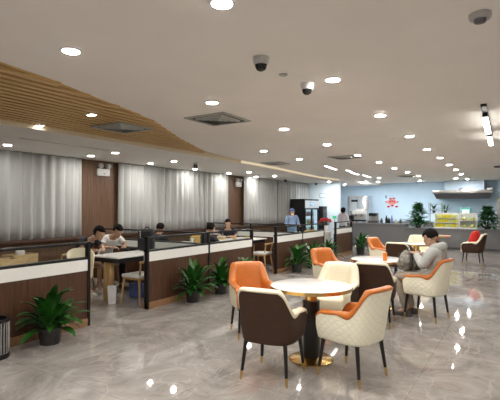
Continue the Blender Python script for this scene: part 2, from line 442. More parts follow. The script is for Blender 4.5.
rowS = [(7.5, 144.5), (91, 155.5), (150.5, 163), (195, 169), (229, 173), (256, 176.7)]
rowT = [(115.5, 152.5), (174, 161), (249, 172), (274.5, 175.7)]
rowW = [(39.5, 125.5), (91.5, 114.5), (151, 145.7)]
for i, p in enumerate(rowA): downlight(*p, ZC, 'round downlight, %s from the camera in the ceiling row running towards the extractor hood' % ORD[i], 'row of downlights towards the hood')
for i, p in enumerate(rowB): downlight(*p, ZC, 'round downlight, %s from the camera in the ceiling row between wavy edge and hood row' % ORD[i], 'middle row of downlights')
for i, p in enumerate(rowC): downlight(*p, ZC, 'round downlight, %s in the short row just past the wavy slat edge' % ORD[i], 'downlights by the wavy edge')
for i, p in enumerate(rowS): downlight(*p, ZS, 'small downlight, %s along the soffit right above the grey curtains' % ORD[i], 'soffit downlights above curtains', lm='lamp_soffit')
for i, p in enumerate(rowT): downlight(*p, ZS, 'small downlight, %s along the soffit edge next to the wooden slats' % ORD[i], 'soffit downlights by the slats', lm='lamp_soffit')
for p, l in zip(rowW, ('square lamp in the wooden ceiling slats, closest to the soffit', 'square lamp in the wooden ceiling slats, closest to the square vent', 'square lamp in the wooden ceiling slats, where the slats narrow')):
    downlight(*p, ZC-.03, l, 'square lamps in the slats', square=True)
for p, l in (((379, 177.7), 'tiny far downlight above the red wall emblem'), ((456, 178), 'tiny far downlight right above the extractor hood'),
             ((366, 181.4), 'tiny far downlight at the ceiling edge above the steel refrigerator')):
    downlight(*p, ZC, l, 'far kitchen downlights')
downlight(329, 181.6, ZS, 'tiny far downlight above the icy white wall block', 'far kitchen downlights', lm='lamp_kitchen')
# unseen downlights added to the side and behind the camera to brighten the scene
k = 0
for x, y in [(1.1, -1.6), (1.1, 4.5), (1.1, 10.5), (2.9, 1.5), (2.9, 7.5), (2.9, 13.5)] + [(-.35, -2.2), (-1.9, -2.2), (-3.4, -2.4), (-1.9, -.4), (-2.4, 1.0), (.55, 1.9), (-.5, .7), (.3, -.5)]:
    if True:
        t = thing('downlight', 'unseen round downlight added to brighten the room', 'ceiling light', (x, y, ZC), 0, 'unseen downlights added for light')
        MB().lathe([(.074, 0), (.074, -.004), (.054, -.012), (.052, -.012), (.052, 0)], 20).build('trim_ring', M['lamp_trim'], t)
        MB().lathe([(.05, -.006), (.05, -.013)], 16).build('diffuser', M['lamp'], t)
for y in (19.3,):  # row of lamps added to brighten the blue kitchen wall
    for x in (-5.4, -3.6, -1.8):
        if True:
            t = thing('downlight', 'round downlight added over the kitchen strip to brighten its wall', 'ceiling light', (x, y, ZC), 0, 'downlights added to brighten the kitchen')
            MB().lathe([(.074, 0), (.074, -.004), (.054, -.012), (.052, -.012), (.052, 0)], 20).build('trim_ring', M['lamp_trim'], t)
            MB().lathe([(.05, -.006), (.05, -.013)], 16).build('diffuser', M['lamp_kitchen'], t)
t = thing('downlight', 'round downlight added behind the icy wall block to brighten the kitchen wall', 'ceiling light', (-6.9, 19.2, ZS), 0, 'downlights added to brighten the kitchen')  # extra lamp added to lift the dark end of the kitchen wall
MB().lathe([(.074, 0), (.074, -.004), (.054, -.012), (.052, -.012), (.052, 0)], 20).build('trim_ring', M['lamp_trim'], t)
MB().lathe([(.05, -.006), (.05, -.013)], 16).build('diffuser', M['lamp_kitchen'], t)
a, b = onz(18, 137.5, ZS), onz(108, 150.5, ZS)
t = thing('slot_vent', 'long thin slot vent in the soffit above the first grey curtain', 'air vent', (a.x, a.y, ZS))
MB().box((-.04, 0, -.006), (.04, b.y-a.y, .004)).build('frame', M['soffit'], t)
for x in (-.022, .008): MB().box((x, .02, -.008), (x+.014, b.y-a.y-.02, -.005)).build('slot', M['ventslat'], t)
# linear spot bars in the far middle of the ceiling
def bar(px0, py0, px1, py1, label):
    a, b = onz(px0, py0, ZC), onz(px1, py1, ZC)
    d = b-a; L = d.length; rz = math.atan2(d.y, d.x)
    t = thing('ceiling_light_bar', label, 'ceiling light', (a.x, a.y, ZC), rz, 'far ceiling light bars')
    MB().box((-.03, -.05, -.02), (L+.03, .05, 0), .004).build('housing', M['lamp_trim'], t)
    MB().box((0, -.035, -.026), (L, .035, -.02)).build('diffuser', M['lamp_cool'], t)
bar(325.5, 165.3, 336, 169, 'slim lit ceiling bar nearest the round vent beside the wavy edge')
bar(347, 169.6, 351, 171, 'short lit ceiling bar between the two longer bars')
bar(351.5, 172, 358, 174, 'slim lit ceiling bar in the middle of the far ceiling')
bar(363.5, 174.6, 370, 176.9, 'slim lit ceiling bar closest to the red wall emblem')
# suspended track with two lit tubes on the right
a, b = onz(483.6, 106.5, ZC-.03), onz(491.5, 143.5, ZC-.03)
d = b-a; L = d.length
t = thing('track_light', 'black ceiling track with two bright white tubes', 'track light', (a.x, a.y, ZC), math.atan2(d.y, d.x))
MB().box((0, -.03, -.03), (L, .03, 0)).build('track', M['black'], t)
for u0, u1 in ((.12, .50), (.62, .92)):
    q = MB().box((u0*L, -.028, -.075), (u1*L, .028, -.03), .006).build('tube_housing', M['black'], t)
    MB().box((u0*L+.03, -.032, -.105), (u1*L-.03, .032, -.075), .01).build('lit_tube', M['lamp_cool'], t)
p = onz(498, 166, ZC)
t = thing('ceiling_speaker', 'small dark round fitting on the ceiling at the track side', 'ceiling fitting', (p.x, p.y, ZC))
MB().lathe([(.1, 0), (.1, -.03), (.07, -.05)], 16).build('grille', M['darksteel'], t)
# vents
def vent(px, py, z, label, s=.30):
    p = onz(px, py, z)
    t = thing('ceiling_vent', label, 'air vent', (p.x, p.y, z), 0, 'square ceiling vents')
    fr = MB()
    for k in range(4):
        R = Matrix.Rotation(k*PI/2, 3, 'Z')
        q = [R @ Vector(v) for v in ((-s, -s, 0), (s, -s, 0), (s-.05, -s+.05, 0), (-s+.05, -s+.05, 0))]
        fr.prism([(v.x, v.y) for v in q], -.014, 0)
    fr.build('frame', M['ventslat'], t)
    MB().box((-s+.05, -s+.05, -.004), (s-.05, s-.05, 0)).build('cavity', M['ventdark'], t)
    for j, ss in enumerate((.21, .155, .10, .05)):
        m_ = MB()
        for k in range(4):
            R = Matrix.Rotation(k*PI/2, 3, 'Z')
            vs = [R @ Vector(v) for v in ((-ss, -ss, -.004), (ss, -ss, -.004), (ss-.022, -ss+.022, -.03), (-ss+.022, -ss+.022, -.03))]
            lo = [m_.bm.verts.new(v) for v in vs]; hi = [m_.bm.verts.new(v+Vector((0, 0, -.003))) for v in vs]
            m_.bm.faces.new(lo); m_.bm.faces.new(hi[::-1])
            for i in range(4): m_.bm.faces.new((lo[i], hi[i], hi[(i+1) % 4], lo[(i+1) % 4]))
        m_.build('louver', M['ventslat'], t)
vent(218, 119, ZC, 'large square vent in the white ceiling beside the wavy slat edge', .31)
vent(122, 127.5, ZC-.032, 'square vent set into the wooden ceiling slats')
vent(275.5, 163, ZC, 'square vent in the white ceiling before the cove light', .28)
vent(345, 157, ZC, 'square vent in the white ceiling above the middle light bars', .3)
vent(408, 176, ZC, 'far square vent near the red wall emblem', .3)
# dome cameras
def dome(px, py, label, pal):
    p = onz(px, py, ZC)
    t = thing('dome_camera', label, 'security camera', (p.x, p.y, ZC), 0, 'dome cameras on the ceiling')
    t.location.z += .003
    MB().lathe([(.062, 0), (.062, -.012), (.055, -.055), (.05, -.06)], 24).build('housing', M[pal], t)
    MB().lathe([(.047, -.058), (.044, -.078), (.034, -.096), (.018, -.106), (.004, -.108)], 20).build('dome', M['darkglass'], t)
dome(261, 57.5, 'grey dome camera on the ceiling, nearer to the camera of the two', 'grey_pl')
dome(307, 83.5, 'white dome camera on the ceiling beside a bright downlight', 'white')
def disc(px, py, r, h, label, m, name, cat):
    p = onz(px, py, ZC)
    return tag(MB().lathe([(r, 0), (r, -h*.5), (r*.8, -h)], 18, (p.x, p.y, ZC)).build(name, M[m]), label, cat)
disc(283, 74.3, .035, .012, 'small flush grey disc between the two dome cameras', 'ventslat', 'ceiling_sensor', 'ceiling sensor')
disc(394, 138.8, .04, .01, 'faint flat disc on the ceiling beside the hood row of lamps', 'soffit', 'ceiling_sensor', 'ceiling sensor')
p = onz(480, 14, ZC)
t = thing('smoke_detector', 'round grey smoke detector on the ceiling at the upper corner', 'smoke detector', (p.x, p.y, ZC))
MB().lathe([(.062, 0), (.062, -.02), (.054, -.032)], 24).build('base', M['grey_pl'], t)
MB().lathe([(.036, -.03), (.032, -.05), (.02, -.055)], 20).build('sensor_cage', M['darksteel'], t)

# ------------------------------------------------------------------ tub chairs
def plan(t):
    a, b, cy = .266, .240, .03; s = 1 if t >= 0 else -1; q = abs(t)
    if q <= .62:
        ph = q/.62*PI/2; n = .66
        return Vector((s*a*math.sin(ph)**n, cy+b*max(0, math.cos(ph))**n))
    k = (q-.62)/.38
    return Vector((s*a*(1-.07*k*k), cy-k*.255))
def sstep(x): x = max(0, min(1, x)); return x*x*(3-2*x)
def topz(t):
    q = abs(t)
    z = .852-.008*min(1, q/.3)**2-.004
    z -= .205*sstep((q-.27)/.30)
    z -= .02*sstep((q-.57)/.3)
    if q > .9: z -= .045*((q-.9)/.1)**2
    return z
NT = 56
def chair_meshes(inner, outer, key):
    ts = [-1+2*i/NT for i in range(NT+1)]
    outer_b, inner_b = bmesh.new(), bmesh.new()
    def pos(t, z, inset):
        p = plan(t); e = .004
        tg = (plan(min(1, t+e))-plan(max(-1, t-e))).normalized(); n = Vector((tg.y, -tg.x))   # outward for t from left to right over the back
        if n.dot(p-Vector((0, .0))) < 0: n = -n
        sc = .94+.06*sstep((z-.34)/.14)+.012*max(0, (z-.6)/.25)
        q = p*sc - n*inset
        back = max(0, (z-.45)/.4); w = max(0, min(1, (p.y+.05)/.25))
        return Vector((q.x, q.y+.07*back**1.1*w, z))
    NR = 8
    cols_o, cols_i = [], []
    for t in ts:
        h = topz(t)
        o = []
        p = plan(t)
        for z, f in ((.337, .62), (.335, .84)):
            o.append(Vector((p.x*f*.9, p.y*f*.9, z)))
        o.append(pos(t, .350, .006))
        dd = .034+.050*max(0, math.sin(PI*max(0, min(1, (abs(t)-.22)/.42))))
        for k in range(NR+1): o.append(pos(t, .375+(h-dd-.375)*k/NR, 0))
        i = [o[-1].copy(), pos(t, h-dd*.9, -.007), pos(t, h-dd*.45, -.006), pos(t, h-.006, .014), pos(t, h, .036), pos(t, h-.004, .062), pos(t, h-.022, .084)]
        for k in range(NR+1): i.append(pos(t, (h-.052)+(.375-(h-.052))*k/NR, .092))
        cols_o.append(o); cols_i.append(i)
    uvl = outer_b.loops.layers.uv.new('UVMap')
    vo = [[outer_b.verts.new(c) for c in col] for col in cols_o]
    for a in range(NT):
        for k in range(len(vo[0])-1):
            f = outer_b.faces.new((vo[a][k], vo[a+1][k], vo[a+1][k+1], vo[a][k+1]))
            for lp, (aa, kk) in zip(f.loops, ((a, k), (a+1, k), (a+1, k+1), (a, k+1))):
                lp[uvl].uv = (ts[aa]*.75, cols_o[aa][kk].z)
    vi = [[inner_b.verts.new(c) for c in col] for col in cols_i]
    for a in range(NT):
        for k in range(len(vi[0])-1):
            inner_b.faces.new((vi[a][k], vi[a][k+1], vi[a+1][k+1], vi[a+1][k]))
    for a in (0, NT):     # rolled arm fronts
        oc = [inner_b.verts.new(c) for c in cols_o[a][3:]]
        ic = vi[a][7:][::-1]
        bul = [inner_b.verts.new((x.co+y.co)/2+Vector((0, -.032, 0))) for x, y in zip(oc, ic)]
        for k in range(len(oc)-1):
            inner_b.faces.new((oc[k], oc[k+1], bul[k+1], bul[k])); inner_b.faces.new((bul[k], bul[k+1], ic[k+1], ic[k]))
        inner_b.faces.new([oc[-1], bul[-1], ic[-1]] + vi[a][6:0:-1])
    def fin(b, name, m):
        bmesh.ops.remove_doubles(b, verts=b.verts, dist=.0004)
        bmesh.ops.recalc_face_normals(b, faces=b.faces)
        me = bpy.data.meshes.new(name); b.to_mesh(me); b.free()
        me.polygons.foreach_set('use_smooth', [True]*len(me.polygons)); me.materials.append(m); return me
    r = {'shell': fin(outer_b, 'shell', M[outer]), 'inner_lining': fin(inner_b, 'inner_lining', M[inner])}
    # seat cushion
    mb = MB(); out = []
    for i in range(33):
        t = -1+2*i/32; p = plan(t); out.append(Vector((p.x*.74, p.y*.74)))
    out += [Vector((.15, -.262)), Vector((0, -.27)), Vector((-.15, -.262))]
    rings = []
    for z, f in ((.336, .9), (.345, .98), (.38, 1), (.45, 1), (.468, .97), (.478, .86), (.482, .5)):
        rings.append([mb.bm.verts.new((v.x*f, v.y*f, z)) for v in out])
    n = len(out)
    for a in range(len(rings)-1):
        for k in range(n): mb.bm.faces.new((rings[a][k], rings[a][(k+1) % n], rings[a+1][(k+1) % n], rings[a+1][k]))
    mb.bm.faces.new(rings[0][::-1]); mb.bm.faces.new(rings[-1])
    r['seat_cushion'] = mb.mesh('seat_cushion', M[inner], 60)
    return r
CH = {}
LEGM = []
for sx in (-1, 1):
    for sy in (-1, 1):
        top = Vector((sx*.190, sy*.180, .345)); bot = Vector((sx*.222, sy*.222, 0)); mid = top.lerp(bot, .77)
        LEGM.append((MB().tube([top, mid], [.02, .0145], 12).mesh('leg', M['blackleg']), MB().tube([mid, bot], [.0148, .010], 12).mesh('leg_tip', M['brass'])))
def chair(x, y, f, inner, outer, label):
    key = (inner, outer)
    if key not in CH: CH[key] = chair_meshes(inner, outer, key)
    t = thing('tub_chair', label, 'chair', (x, y, 0), math.atan2(f[0], -f[1]), 'tub chairs around the round tables')
    for n, me in CH[key].items(): link(n, me, t)
    for a, b in LEGM:
        l = link('leg', a, t); relabel(link('leg_tip', b, l), 'brass leg tip')
    return t
chair(-1.95, 3.50, (-.10, .99), 'cream', 'brown', 'dark brown tub chair with cream rim, back turned, closest to the camera')
chair(-1.33, 3.88, (-.96, .26), 'orange', 'cream_q', 'quilted cream tub chair with orange lining, unoccupied, at the nearest round table')
chair(-2.80, 4.50, (.72, -.69), 'orange', 'cream', 'orange-lined tub chair behind the closest brown chair, facing the camera')
chair(-1.93, 5.00, (.10, -.99), 'cream', 'brown', 'cream-lined tub chair facing the camera across the nearest round table')
chair(-1.66, 5.78, (-.12, .99), 'cream', 'brown', 'dark brown tub chair, back turned, at the table with the orange canister')
chair(-2.68, 6.80, (.86, -.50), 'orange', 'cream', 'orange-lined tub chair on the aisle side of the table with the orange canister')
chair(-1.13, 6.42, (-.97, .22), 'orange', 'cream_q', 'quilted cream tub chair with orange lining, holding the man in a grey hoodie')
chair(-2.68, 10.0, (.95, -.30), 'orange', 'cream', 'orange-lined tub chair on the aisle side of the third round table')
chair(-2.08, 9.12, (.12, .99), 'cream', 'brown', 'dark brown tub chair with cream rim, back turned, at the third round table')
chair(-2.15, 11.2, (.15, -.99), 'cream', 'brown', 'cream-lined tub chair facing the camera behind the third round table')
red_chair = chair(-1.10, 12.95, (-.98, .12), 'cream', 'brown', 'dark brown tub chair with cream rim, holding a red cushion')
# red cushion leaning on the chair back
mb = MB()
def pil(u, v):
    a, b = u*2-1, v*2-1
    return (a*.20, 0, b*.19)
for s in (-1, 1):
    mb.grid(lambda u, v: ((u*2-1)*.22*(1-.08*(v*2-1)**2), s*.10*((1-(u*2-1)**4)*(1-(v*2-1)**4))**.6, (v*2-1)*.215*(1-.08*(u*2-1)**2)), 12, 12)
bmesh.ops.remove_doubles(mb.bm, verts=mb.bm.verts, dist=.001)
cu = tag(mb.build('cushion', M['red'], None, 60), 'bright red square cushion leaning in the brown tub chair by the counter', 'cushion')
cu.location = (-1.06, 12.93, .715); cu.rotation_euler = (math.radians(-18), 0, red_chair.rotation_euler.z)

# ------------------------------------------------------------------ round tables
def round_table(x, y, label, top='marble', R=.415):
    t = thing('round_table', label, 'table', (x, y, 0), .3, 'round pedestal tables')
    MB().lathe([(R-.006, .722), (R-.006, .752), (R-.012, .7535)], 56).build('tabletop', M[top], t)
    MB().lathe([(R-.02, .718), (R, .718), (R, .7505), (R-.006, .7505), (R-.006, .722)], 56).build('brass_edge', M['brass'], t)
    MB().lathe([(.16, .700), (.16, .718)], 24).build('top_plate', M['blackleg'], t)
    MB().lathe([(.062, .60), (.062, .70)], 20).build('collar', M['brass'], t)
    mb = MB()
    mb.lathe([(.082, .03), (.082, .60)], 40, fn=lambda a, z: 1+.07*abs(math.cos(4*a)))
    mb.build('column', M['blackleg'], t, 25)
    MB().lathe([(.225, 0), (.225, .012), (.215, .018), (.10, .026), (.085, .036)], 44).build('base', M['brass'], t)
    return t
round_table(-1.82, 4.06, 'white round table with brass rim, nearest the camera, two-tone chairs around it')
round_table(-1.86, 6.66, 'white round table with an orange canister, beside the man in the hoodie')
round_table(-1.95, 9.95, 'white round table third from the camera, beyond the seated man', R=.40)
round_table(-2.0, 13.0, 'tan-topped round table beside the chair with the red cushion', 'tan', R=.38)
p = onz(385, 261, .7535)
t = thing('canister', 'small orange canister on the second round table', 'canister', (p.x, p.y, .7537))
MB().lathe([(.03, 0), (.032, .01), (.032, .105), (.03, .11)], 18).build('body', M['orangepl'], t)
MB().lathe([(.033, .11), (.033, .122), (.02, .126)], 18).build('lid', M['orangepl'], t)

# ------------------------------------------------------------------ plants
def leafblade(mb, base, az, tilt, L, W, curl, rnd):
    d = Vector((math.cos(az), math.sin(az), 0)); sd = Vector((-math.sin(az), math.cos(az), 0)); up = Vector((0, 0, 1))
    n = 7; rows = []
    p = Vector(base); a = tilt
    for k in range(n+1):
        u = k/n
        w = W*(math.sin(PI*min(1, .12+u*.88))**.8)*(1-.25*u) if k < n else .001
        dr = d*math.cos(a)+up*math.sin(a); nr = -d*math.sin(a)+up*math.cos(a)
        rows.append([mb.bm.verts.new(p-sd*w+nr*w*.35), mb.bm.verts.new(p), mb.bm.verts.new(p+sd*w+nr*w*.35)])
        p = p+dr*(L/n); a -= curl/n
    for k in range(n):
        for j in range(2): mb.bm.faces.new((rows[k][j], rows[k][j+1], rows[k+1][j+1], rows[k+1][j]))
def leafy_plant(x, y, z, label, H=.55, R=.33, pr=.13, ph=.19, n=46, seed=1, potm='pot_plain', leafm='leaf', W=.050, name='potted_plant', group='leafy plants along the booth partitions', back=False):
    rnd = random.Random(seed)
    t = thing(name, label, 'potted plant', (x, y, z), 0, group)
    MB().lathe([(pr*.82, 0), (pr*.86, .01), (pr, ph*.9), (pr*1.04, ph), (pr*.94, ph), (pr*.9, ph-.02)], 26).build('pot', M[potm], t)
    MB().lathe([(pr*.9, ph-.035), (pr*.9, ph-.018)], 20).build('soil', M['soil'], t)
    mb = MB(); st = MB()
    for i in range(n):
        az = i*2.39996+rnd.uniform(-.3, .3); k = i/n
        tilt = math.radians(84-76*k+rnd.uniform(-12, 12))
        L = (H*.74)*(rnd.uniform(.75, 1.1))*(1-.25*k)
        stem = (H*.42)*(1-.55*k)*rnd.uniform(.7, 1.1)
        # keep foliage off the partition behind
        dx = math.cos(az)
        if back and dx < 0: L *= 1+.72*dx*math.cos(tilt); stem *= 1+.5*dx*math.cos(tilt)
        b0 = Vector((math.cos(az)*.02, math.sin(az)*.02, ph-.03))
        b1 = b0+Vector((math.cos(az)*math.cos(tilt), math.sin(az)*math.cos(tilt), math.sin(tilt)))*stem
        st.tube([b0, b1], .0045, 5)
        leafblade(mb, b1, az, tilt, L, W*rnd.uniform(.8, 1.15), math.radians(rnd.uniform(35, 85)), rnd)
    if back:
        for b_ in (st.bm, mb.bm):
            for v in b_.verts:
                if v.co.x < -.10: v.co.x = -.10-.085*(1-math.exp((v.co.x+.10)/.085))
    st.build('stems', M[leafm], t)
    mb.build('foliage', M[leafm], t, 80, False)
    return t
q = onz(49, 340, 0)
leafy_plant(-4.55, 2.95, 0, 'large leafy plant in a woven dark pot, beside the steel bin', .545, .34, .125, .185, 46, 3, 'pot', W=.064, back=True)
leafy_plant(-4.57, 5.50, 0, 'leafy plant in a dark pot, nearest the first booth opening', .56, .3, .12, .18, 60, 4, back=True)
leafy_plant(-4.57, 6.28, 0, 'leafy plant in a dark pot, just left of the orange-lined chair', .47, .28, .12, .18, 60, 5, back=True)
leafy_plant(-4.57, 7.05, 0, 'leafy plant mostly hidden behind the orange-lined chair back', .45, .28, .12, .18, 40, 6, back=True)
leafy_plant(-4.55, 9.33, 0, 'leafy plant in a dark pot, first past the second booth opening', .60, .32, .13, .19, 50, 7, back=True)
leafy_plant(-4.55, 10.2, 0, 'leafy plant in a dark pot, second past the second booth opening', .56, .32, .13, .19, 48, 8, back=True)
leafy_plant(-4.55, 11.3, 0, 'leafy plant in a dark pot, behind the far orange-lined chair', .56, .32, .13, .19, 46, 9, back=True)
leafy_plant(-4.50, 14.0, 0, 'leafy plant in a dark pot at the counter end of the partitions', .62, .36, .14, .2, 48, 10, back=True)

# ------------------------------------------------------------------ steel bin at the left edge
t = thing('waste_bin', 'ribbed steel waste bin with black base, at the partition foot', 'waste bin', (-4.60, 2.36, 0))
MB().lathe([(.145, 0), (.148, .02), (.142, .05)], 28).build('base', M['black'], t)
mb = MB()
mb.lathe([(.12, .04), (.12, .37)], 24)
mb.build('liner', M['darksteel'], t)
mb = MB()
for k in range(28):
    a = 2*PI*k/28; mb.tube([(.134*math.cos(a), .134*math.sin(a), .05), (.134*math.cos(a), .134*math.sin(a), .375)], .009, 6)
mb.build('ribs', M['chrome'], t)
MB().lathe([(.146, .37), (.148, .385), (.146, .40), (.115, .40), (.115, .37)], 28).build('rim', M['black'], t)

# ------------------------------------------------------------------ people
def skinmesh(verts, edges, sub=2):
    me = bpy.data.meshes.new('skin_tmp'); me.from_pydata([v[0] for v in verts], edges, [])
    o = bpy.data.objects.new('skin_tmp', me); COL.objects.link(o)
    md = o.modifiers.new('skin', 'SKIN'); md.use_smooth_shade = True
    sv = me.skin_vertices[0].data
    for i, v in enumerate(verts):
        r = v[1]; sv[i].radius = r if isinstance(r, (tuple, list)) else (r, r); sv[i].use_root = (i == 0)
    if sub:
        s = o.modifiers.new('sub', 'SUBSURF'); s.levels = sub; s.render_levels = sub
    dg = bpy.context.evaluated_depsgraph_get(); dg.update()
    ev = o.evaluated_get(dg); out = bpy.data.meshes.new_from_object(ev)
    bpy.data.objects.remove(o); bpy.data.meshes.remove(me)
    return out
def remesh(me, vox, smooth=3):
    o = bpy.data.objects.new('remesh_tmp', me); COL.objects.link(o)
    md = o.modifiers.new('r', 'REMESH'); md.mode = 'VOXEL'; md.voxel_size = vox; md.use_smooth_shade = True
    sm = o.modifiers.new('s', 'SMOOTH'); sm.iterations = smooth; sm.factor = .5
    dg = bpy.context.evaluated_depsgraph_get(); dg.update()
    out = bpy.data.meshes.new_from_object(o.evaluated_get(dg))
    bpy.data.objects.remove(o); bpy.data.meshes.remove(me)
    return out
def setm(me, m):
    me.materials.clear(); me.materials.append(m)
    me.polygons.foreach_set('use_smooth', [True]*len(me.polygons)); return me
class Chain:
    def __init__(s): s.v = []; s.e = []
    def add(s, p, r, parent=None):
        s.v.append((tuple(p), r)); i = len(s.v)-1
        if parent is not None: s.e.append((parent, i))
        return i
    def path(s, pts, start):
        for p, r in pts: start = s.add(p, r, start)
        return start
def headparts(bm_target, c, pitch, yaw, k=1.0):
    """head with brow, nose, chin, ears; local front -Y"""
    R = Euler((pitch, 0, yaw)).to_matrix()
    mb = MB(); mb.bm.free(); mb.bm = bm_target
    def el(off, r, tilt=0):
        q = bmesh.ops.create_uvsphere(bm_target, u_segments=18, v_segments=12, radius=1)
        for v in q['verts']:
            p = Vector((v.co.x*r[0], v.co.y*r[1], v.co.z*r[2]))
            p = Matrix.Rotation(tilt, 3, 'X') @ p
            v.co = R @ ((p+Vector(off))*k) + Vector(c)
    el((0, .01, .035), (.076, .095, .088))        # cranium
    el((0, -.022, -.035), (.060, .070, .078))     # face
    el((0, -.055, -.09), (.030, .028, .024))      # chin
    el((0, -.093, -.022), (.012, .018, .026), .35)  # nose
    el((0, -.086, -.058), (.024, .012, .008))     # upper lip
    el((0, -.084, -.069), (.020, .012, .008))     # lower lip
    el((0, -.078, .018), (.052, .018, .012))      # brow
    for s in (-1, 1): el((s*.076, .012, -.012), (.011, .02, .032))
    return R
def hand(bm, wrist, fwd, up, side, curl):
    """palm + five bent fingers of unequal length; thumb from the palm side"""
    fwd = Vector(fwd).normalized(); up = Vector(up); up = (up-fwd*up.dot(fwd)).normalized(); lat = fwd.cross(up)*side
    w = Vector(wrist)
    q = bmesh.ops.create_uvsphere(bm, u_segments=12, v_segments=8, radius=1)
    pc = w+fwd*.045
    for v in q['verts']:
        c = v.co.copy(); v.co = pc+fwd*c.x*.052+lat*c.y*.040+up*c.z*.017
    mb = MB(); mb.bm.free(); mb.bm = bm
    for j, (off, L) in enumerate(((-.030, .068), (-.010, .078), (.010, .073), (.029, .056))):
        p = w+fwd*.078+lat*off; pts = [p-fwd*.02]; a = curl*.35
        for s_ in (.45, .32, .23):
            d = fwd*math.cos(a)-up*math.sin(a); pts.append(pts[-1]+d*(L*s_+(.02 if s_ == .45 else 0))); a += curl*.5
        mb.tube(pts, [.0095, .009, .008, .0065], 8)
    th0 = w+fwd*.02-lat*.028
    mb.tube([th0, th0+fwd*.03-lat*.022-up*.008, th0+fwd*.058-lat*.022-up*.02], [.012, .0105, .008], 8)
def person(label, loc, rz, J, top, bottom, shoe, hairstyle='short', sleeves='long', shorts=False, vox=.010, pitch=.35, yaw=0, hat=None, mask=None, hood=False, legs=True, curl=1.0):
    t = thing('person', label, 'person', loc, rz)
    g = lambda k: Vector(J[k])
    ch = Chain()
    r0 = ch.add(g('pelvis'), (.125, .105))
    sp = ch.add(g('spine'), (.112, .098), r0); cs = ch.add(g('chest'), (.125, .105), sp)
    nb = ch.add(g('neck'), (.052, .052), cs); ch.add(g('head')+Vector((0, .02, -.05)), (.05, .052), nb)
    for s in ('l', 'r'):
        i = ch.path([(g('sh_'+s), .052), (g('el_'+s), .038), (g('wr_'+s), .025)], cs)
        i = ch.path([(g('hip_'+s), .085), (g('kn_'+s), .054), (g('an_'+s), .036), (g('toe_'+s), .03)], r0)
    body = skinmesh(ch.v, ch.e, 2)
    segs = [('torso', g('pelvis'), g('spine')), ('torso', g('spine'), g('chest')), ('neck', g('chest'), g('neck')), ('head', g('neck'), g('head'))]
    for s in ('l', 'r'):
        segs += [('torso', g('chest'), g('sh_'+s)), ('uarm', g('sh_'+s), g('el_'+s)), ('farm', g('el_'+s), g('wr_'+s)), ('hip', g('pelvis'), g('hip_'+s)),
                 ('thigh', g('hip_'+s), g('kn_'+s)), ('shin', g('kn_'+s), g('an_'+s)), ('foot', g('an_'+s), g('toe_'+s))]
    def classify(p):
        best = (9, None, 0)
        for nm, a_, b_ in segs:
            d_ = b_-a_; u = max(0, min(1, (p-a_).dot(d_)/d_.length_squared)); q = (p-(a_+d_*u)).length
            if q < best[0]: best = (q, nm, u)
        return best[1], best[2]
    def garment(name, keep, off, m):
        b_ = bmesh.new(); b_.from_mesh(body); b_.normal_update()
        drop = []
        for v in b_.verts:
            nm, u = classify(v.co)
            lo, hi = keep.get(nm, (2, 2))
            if not (lo <= u <= hi): drop.append(v)
        for v in b_.verts: v.co = v.co+v.normal*off
        bmesh.ops.delete(b_, geom=drop, context='VERTS')
        me_ = bpy.data.meshes.new(name); b_.to_mesh(me_); b_.free()
        o_ = link(name, setm(me_, M[m]), t)
        sd_ = o_.modifiers.new('thick', 'SOLIDIFY'); sd_.thickness = .008; sd_.offset = -1
    off = .024 if hood else .018
    garment('top', dict(torso=(0, 1), neck=(0, 1 if hood else .75), hip=(0, 1), uarm=(0, 1 if sleeves == 'long' else .7), farm=(0, .95) if sleeves == 'long' else (2, 2), thigh=(0, .06)), off, top)
    if legs: garment('shorts' if shorts else 'trousers', dict(hip=(0, 1), thigh=(0, .85 if shorts else 1), shin=(0, .97) if not shorts else (2, 2), torso=(0, .5)), .012, bottom)
    bm = bmesh.new(); bm.from_mesh(body); bpy.data.meshes.remove(body)
    R = headparts(bm, g('head'), pitch, yaw)
    for s, sd in (('l', 1), ('r', -1)):
        fw = J.get('hf_'+s) or tuple((g('wr_'+s)-g('el_'+s)).normalized())
        hand(bm, g('wr_'+s), fw, J.get('hu_'+s, (0, 0, 1)), sd, curl)
    me = bpy.data.meshes.new('body'); bm.to_mesh(me); bm.free()
    me = remesh(me, vox)
    link('body', setm(me, M['skin']), t)
    if legs:
        for s in ('l', 'r'):
            an, to = g('an_'+s), g('toe_'+s); d = (to-an); d.z = 0; d.normalize()
            mb = MB(); lat = Vector((-d.y, d.x, 0))
            base = Vector((an.x, an.y, 0))
            rows = []
            for u, w, h in ((-.07, .025, .055), (-.055, .036, .085), (0, .038, .09), (.07, .042, .065), (.14, .044, .048), (.19, .032, .036), (.205, .012, .02)):
                p0 = base+d*u
                rows.append([mb.bm.verts.new(p0+lat*w*cx+Vector((0, 0, h*cz))) for cx, cz in ((-1, .0), (1, .0), (1, .5), (.6, .95), (0, 1), (-.6, .95), (-1, .5))])
            for k in range(len(rows)-1):
                for j in range(7): mb.bm.faces.new((rows[k][j], rows[k][(j+1) % 7], rows[k+1][(j+1) % 7], rows[k+1][j]))
            mb.bm.faces.new(rows[0][::-1]); mb.bm.faces.new(rows[-1])
            mb.build('shoe', M[shoe], t, 60)
    # hair / cap
    hc = g('head')
    def cap(rx, ry, rz_, off, low, frontcut, m, name, noise):
        mb = MB(); rnd = random.Random(5)
        q = bmesh.ops.create_uvsphere(mb.bm, u_segments=26, v_segments=18, radius=1)
        kill = []
        for v in q['verts']:
            c = v.co
            zc = low if c.y > -.15 else frontcut
            if c.z < zc-.08: kill.append(v)
        bmesh.ops.delete(mb.bm, geom=kill, context='VERTS')
        for v in mb.bm.verts:
            k = 1+rnd.uniform(-noise, noise)
            p = Vector((v.co.x*rx*k, v.co.y*ry*k, v.co.z*rz_*k))+Vector(off)
            v.co = R @ p + hc
        o = mb.build(name, M[m], t, 80)
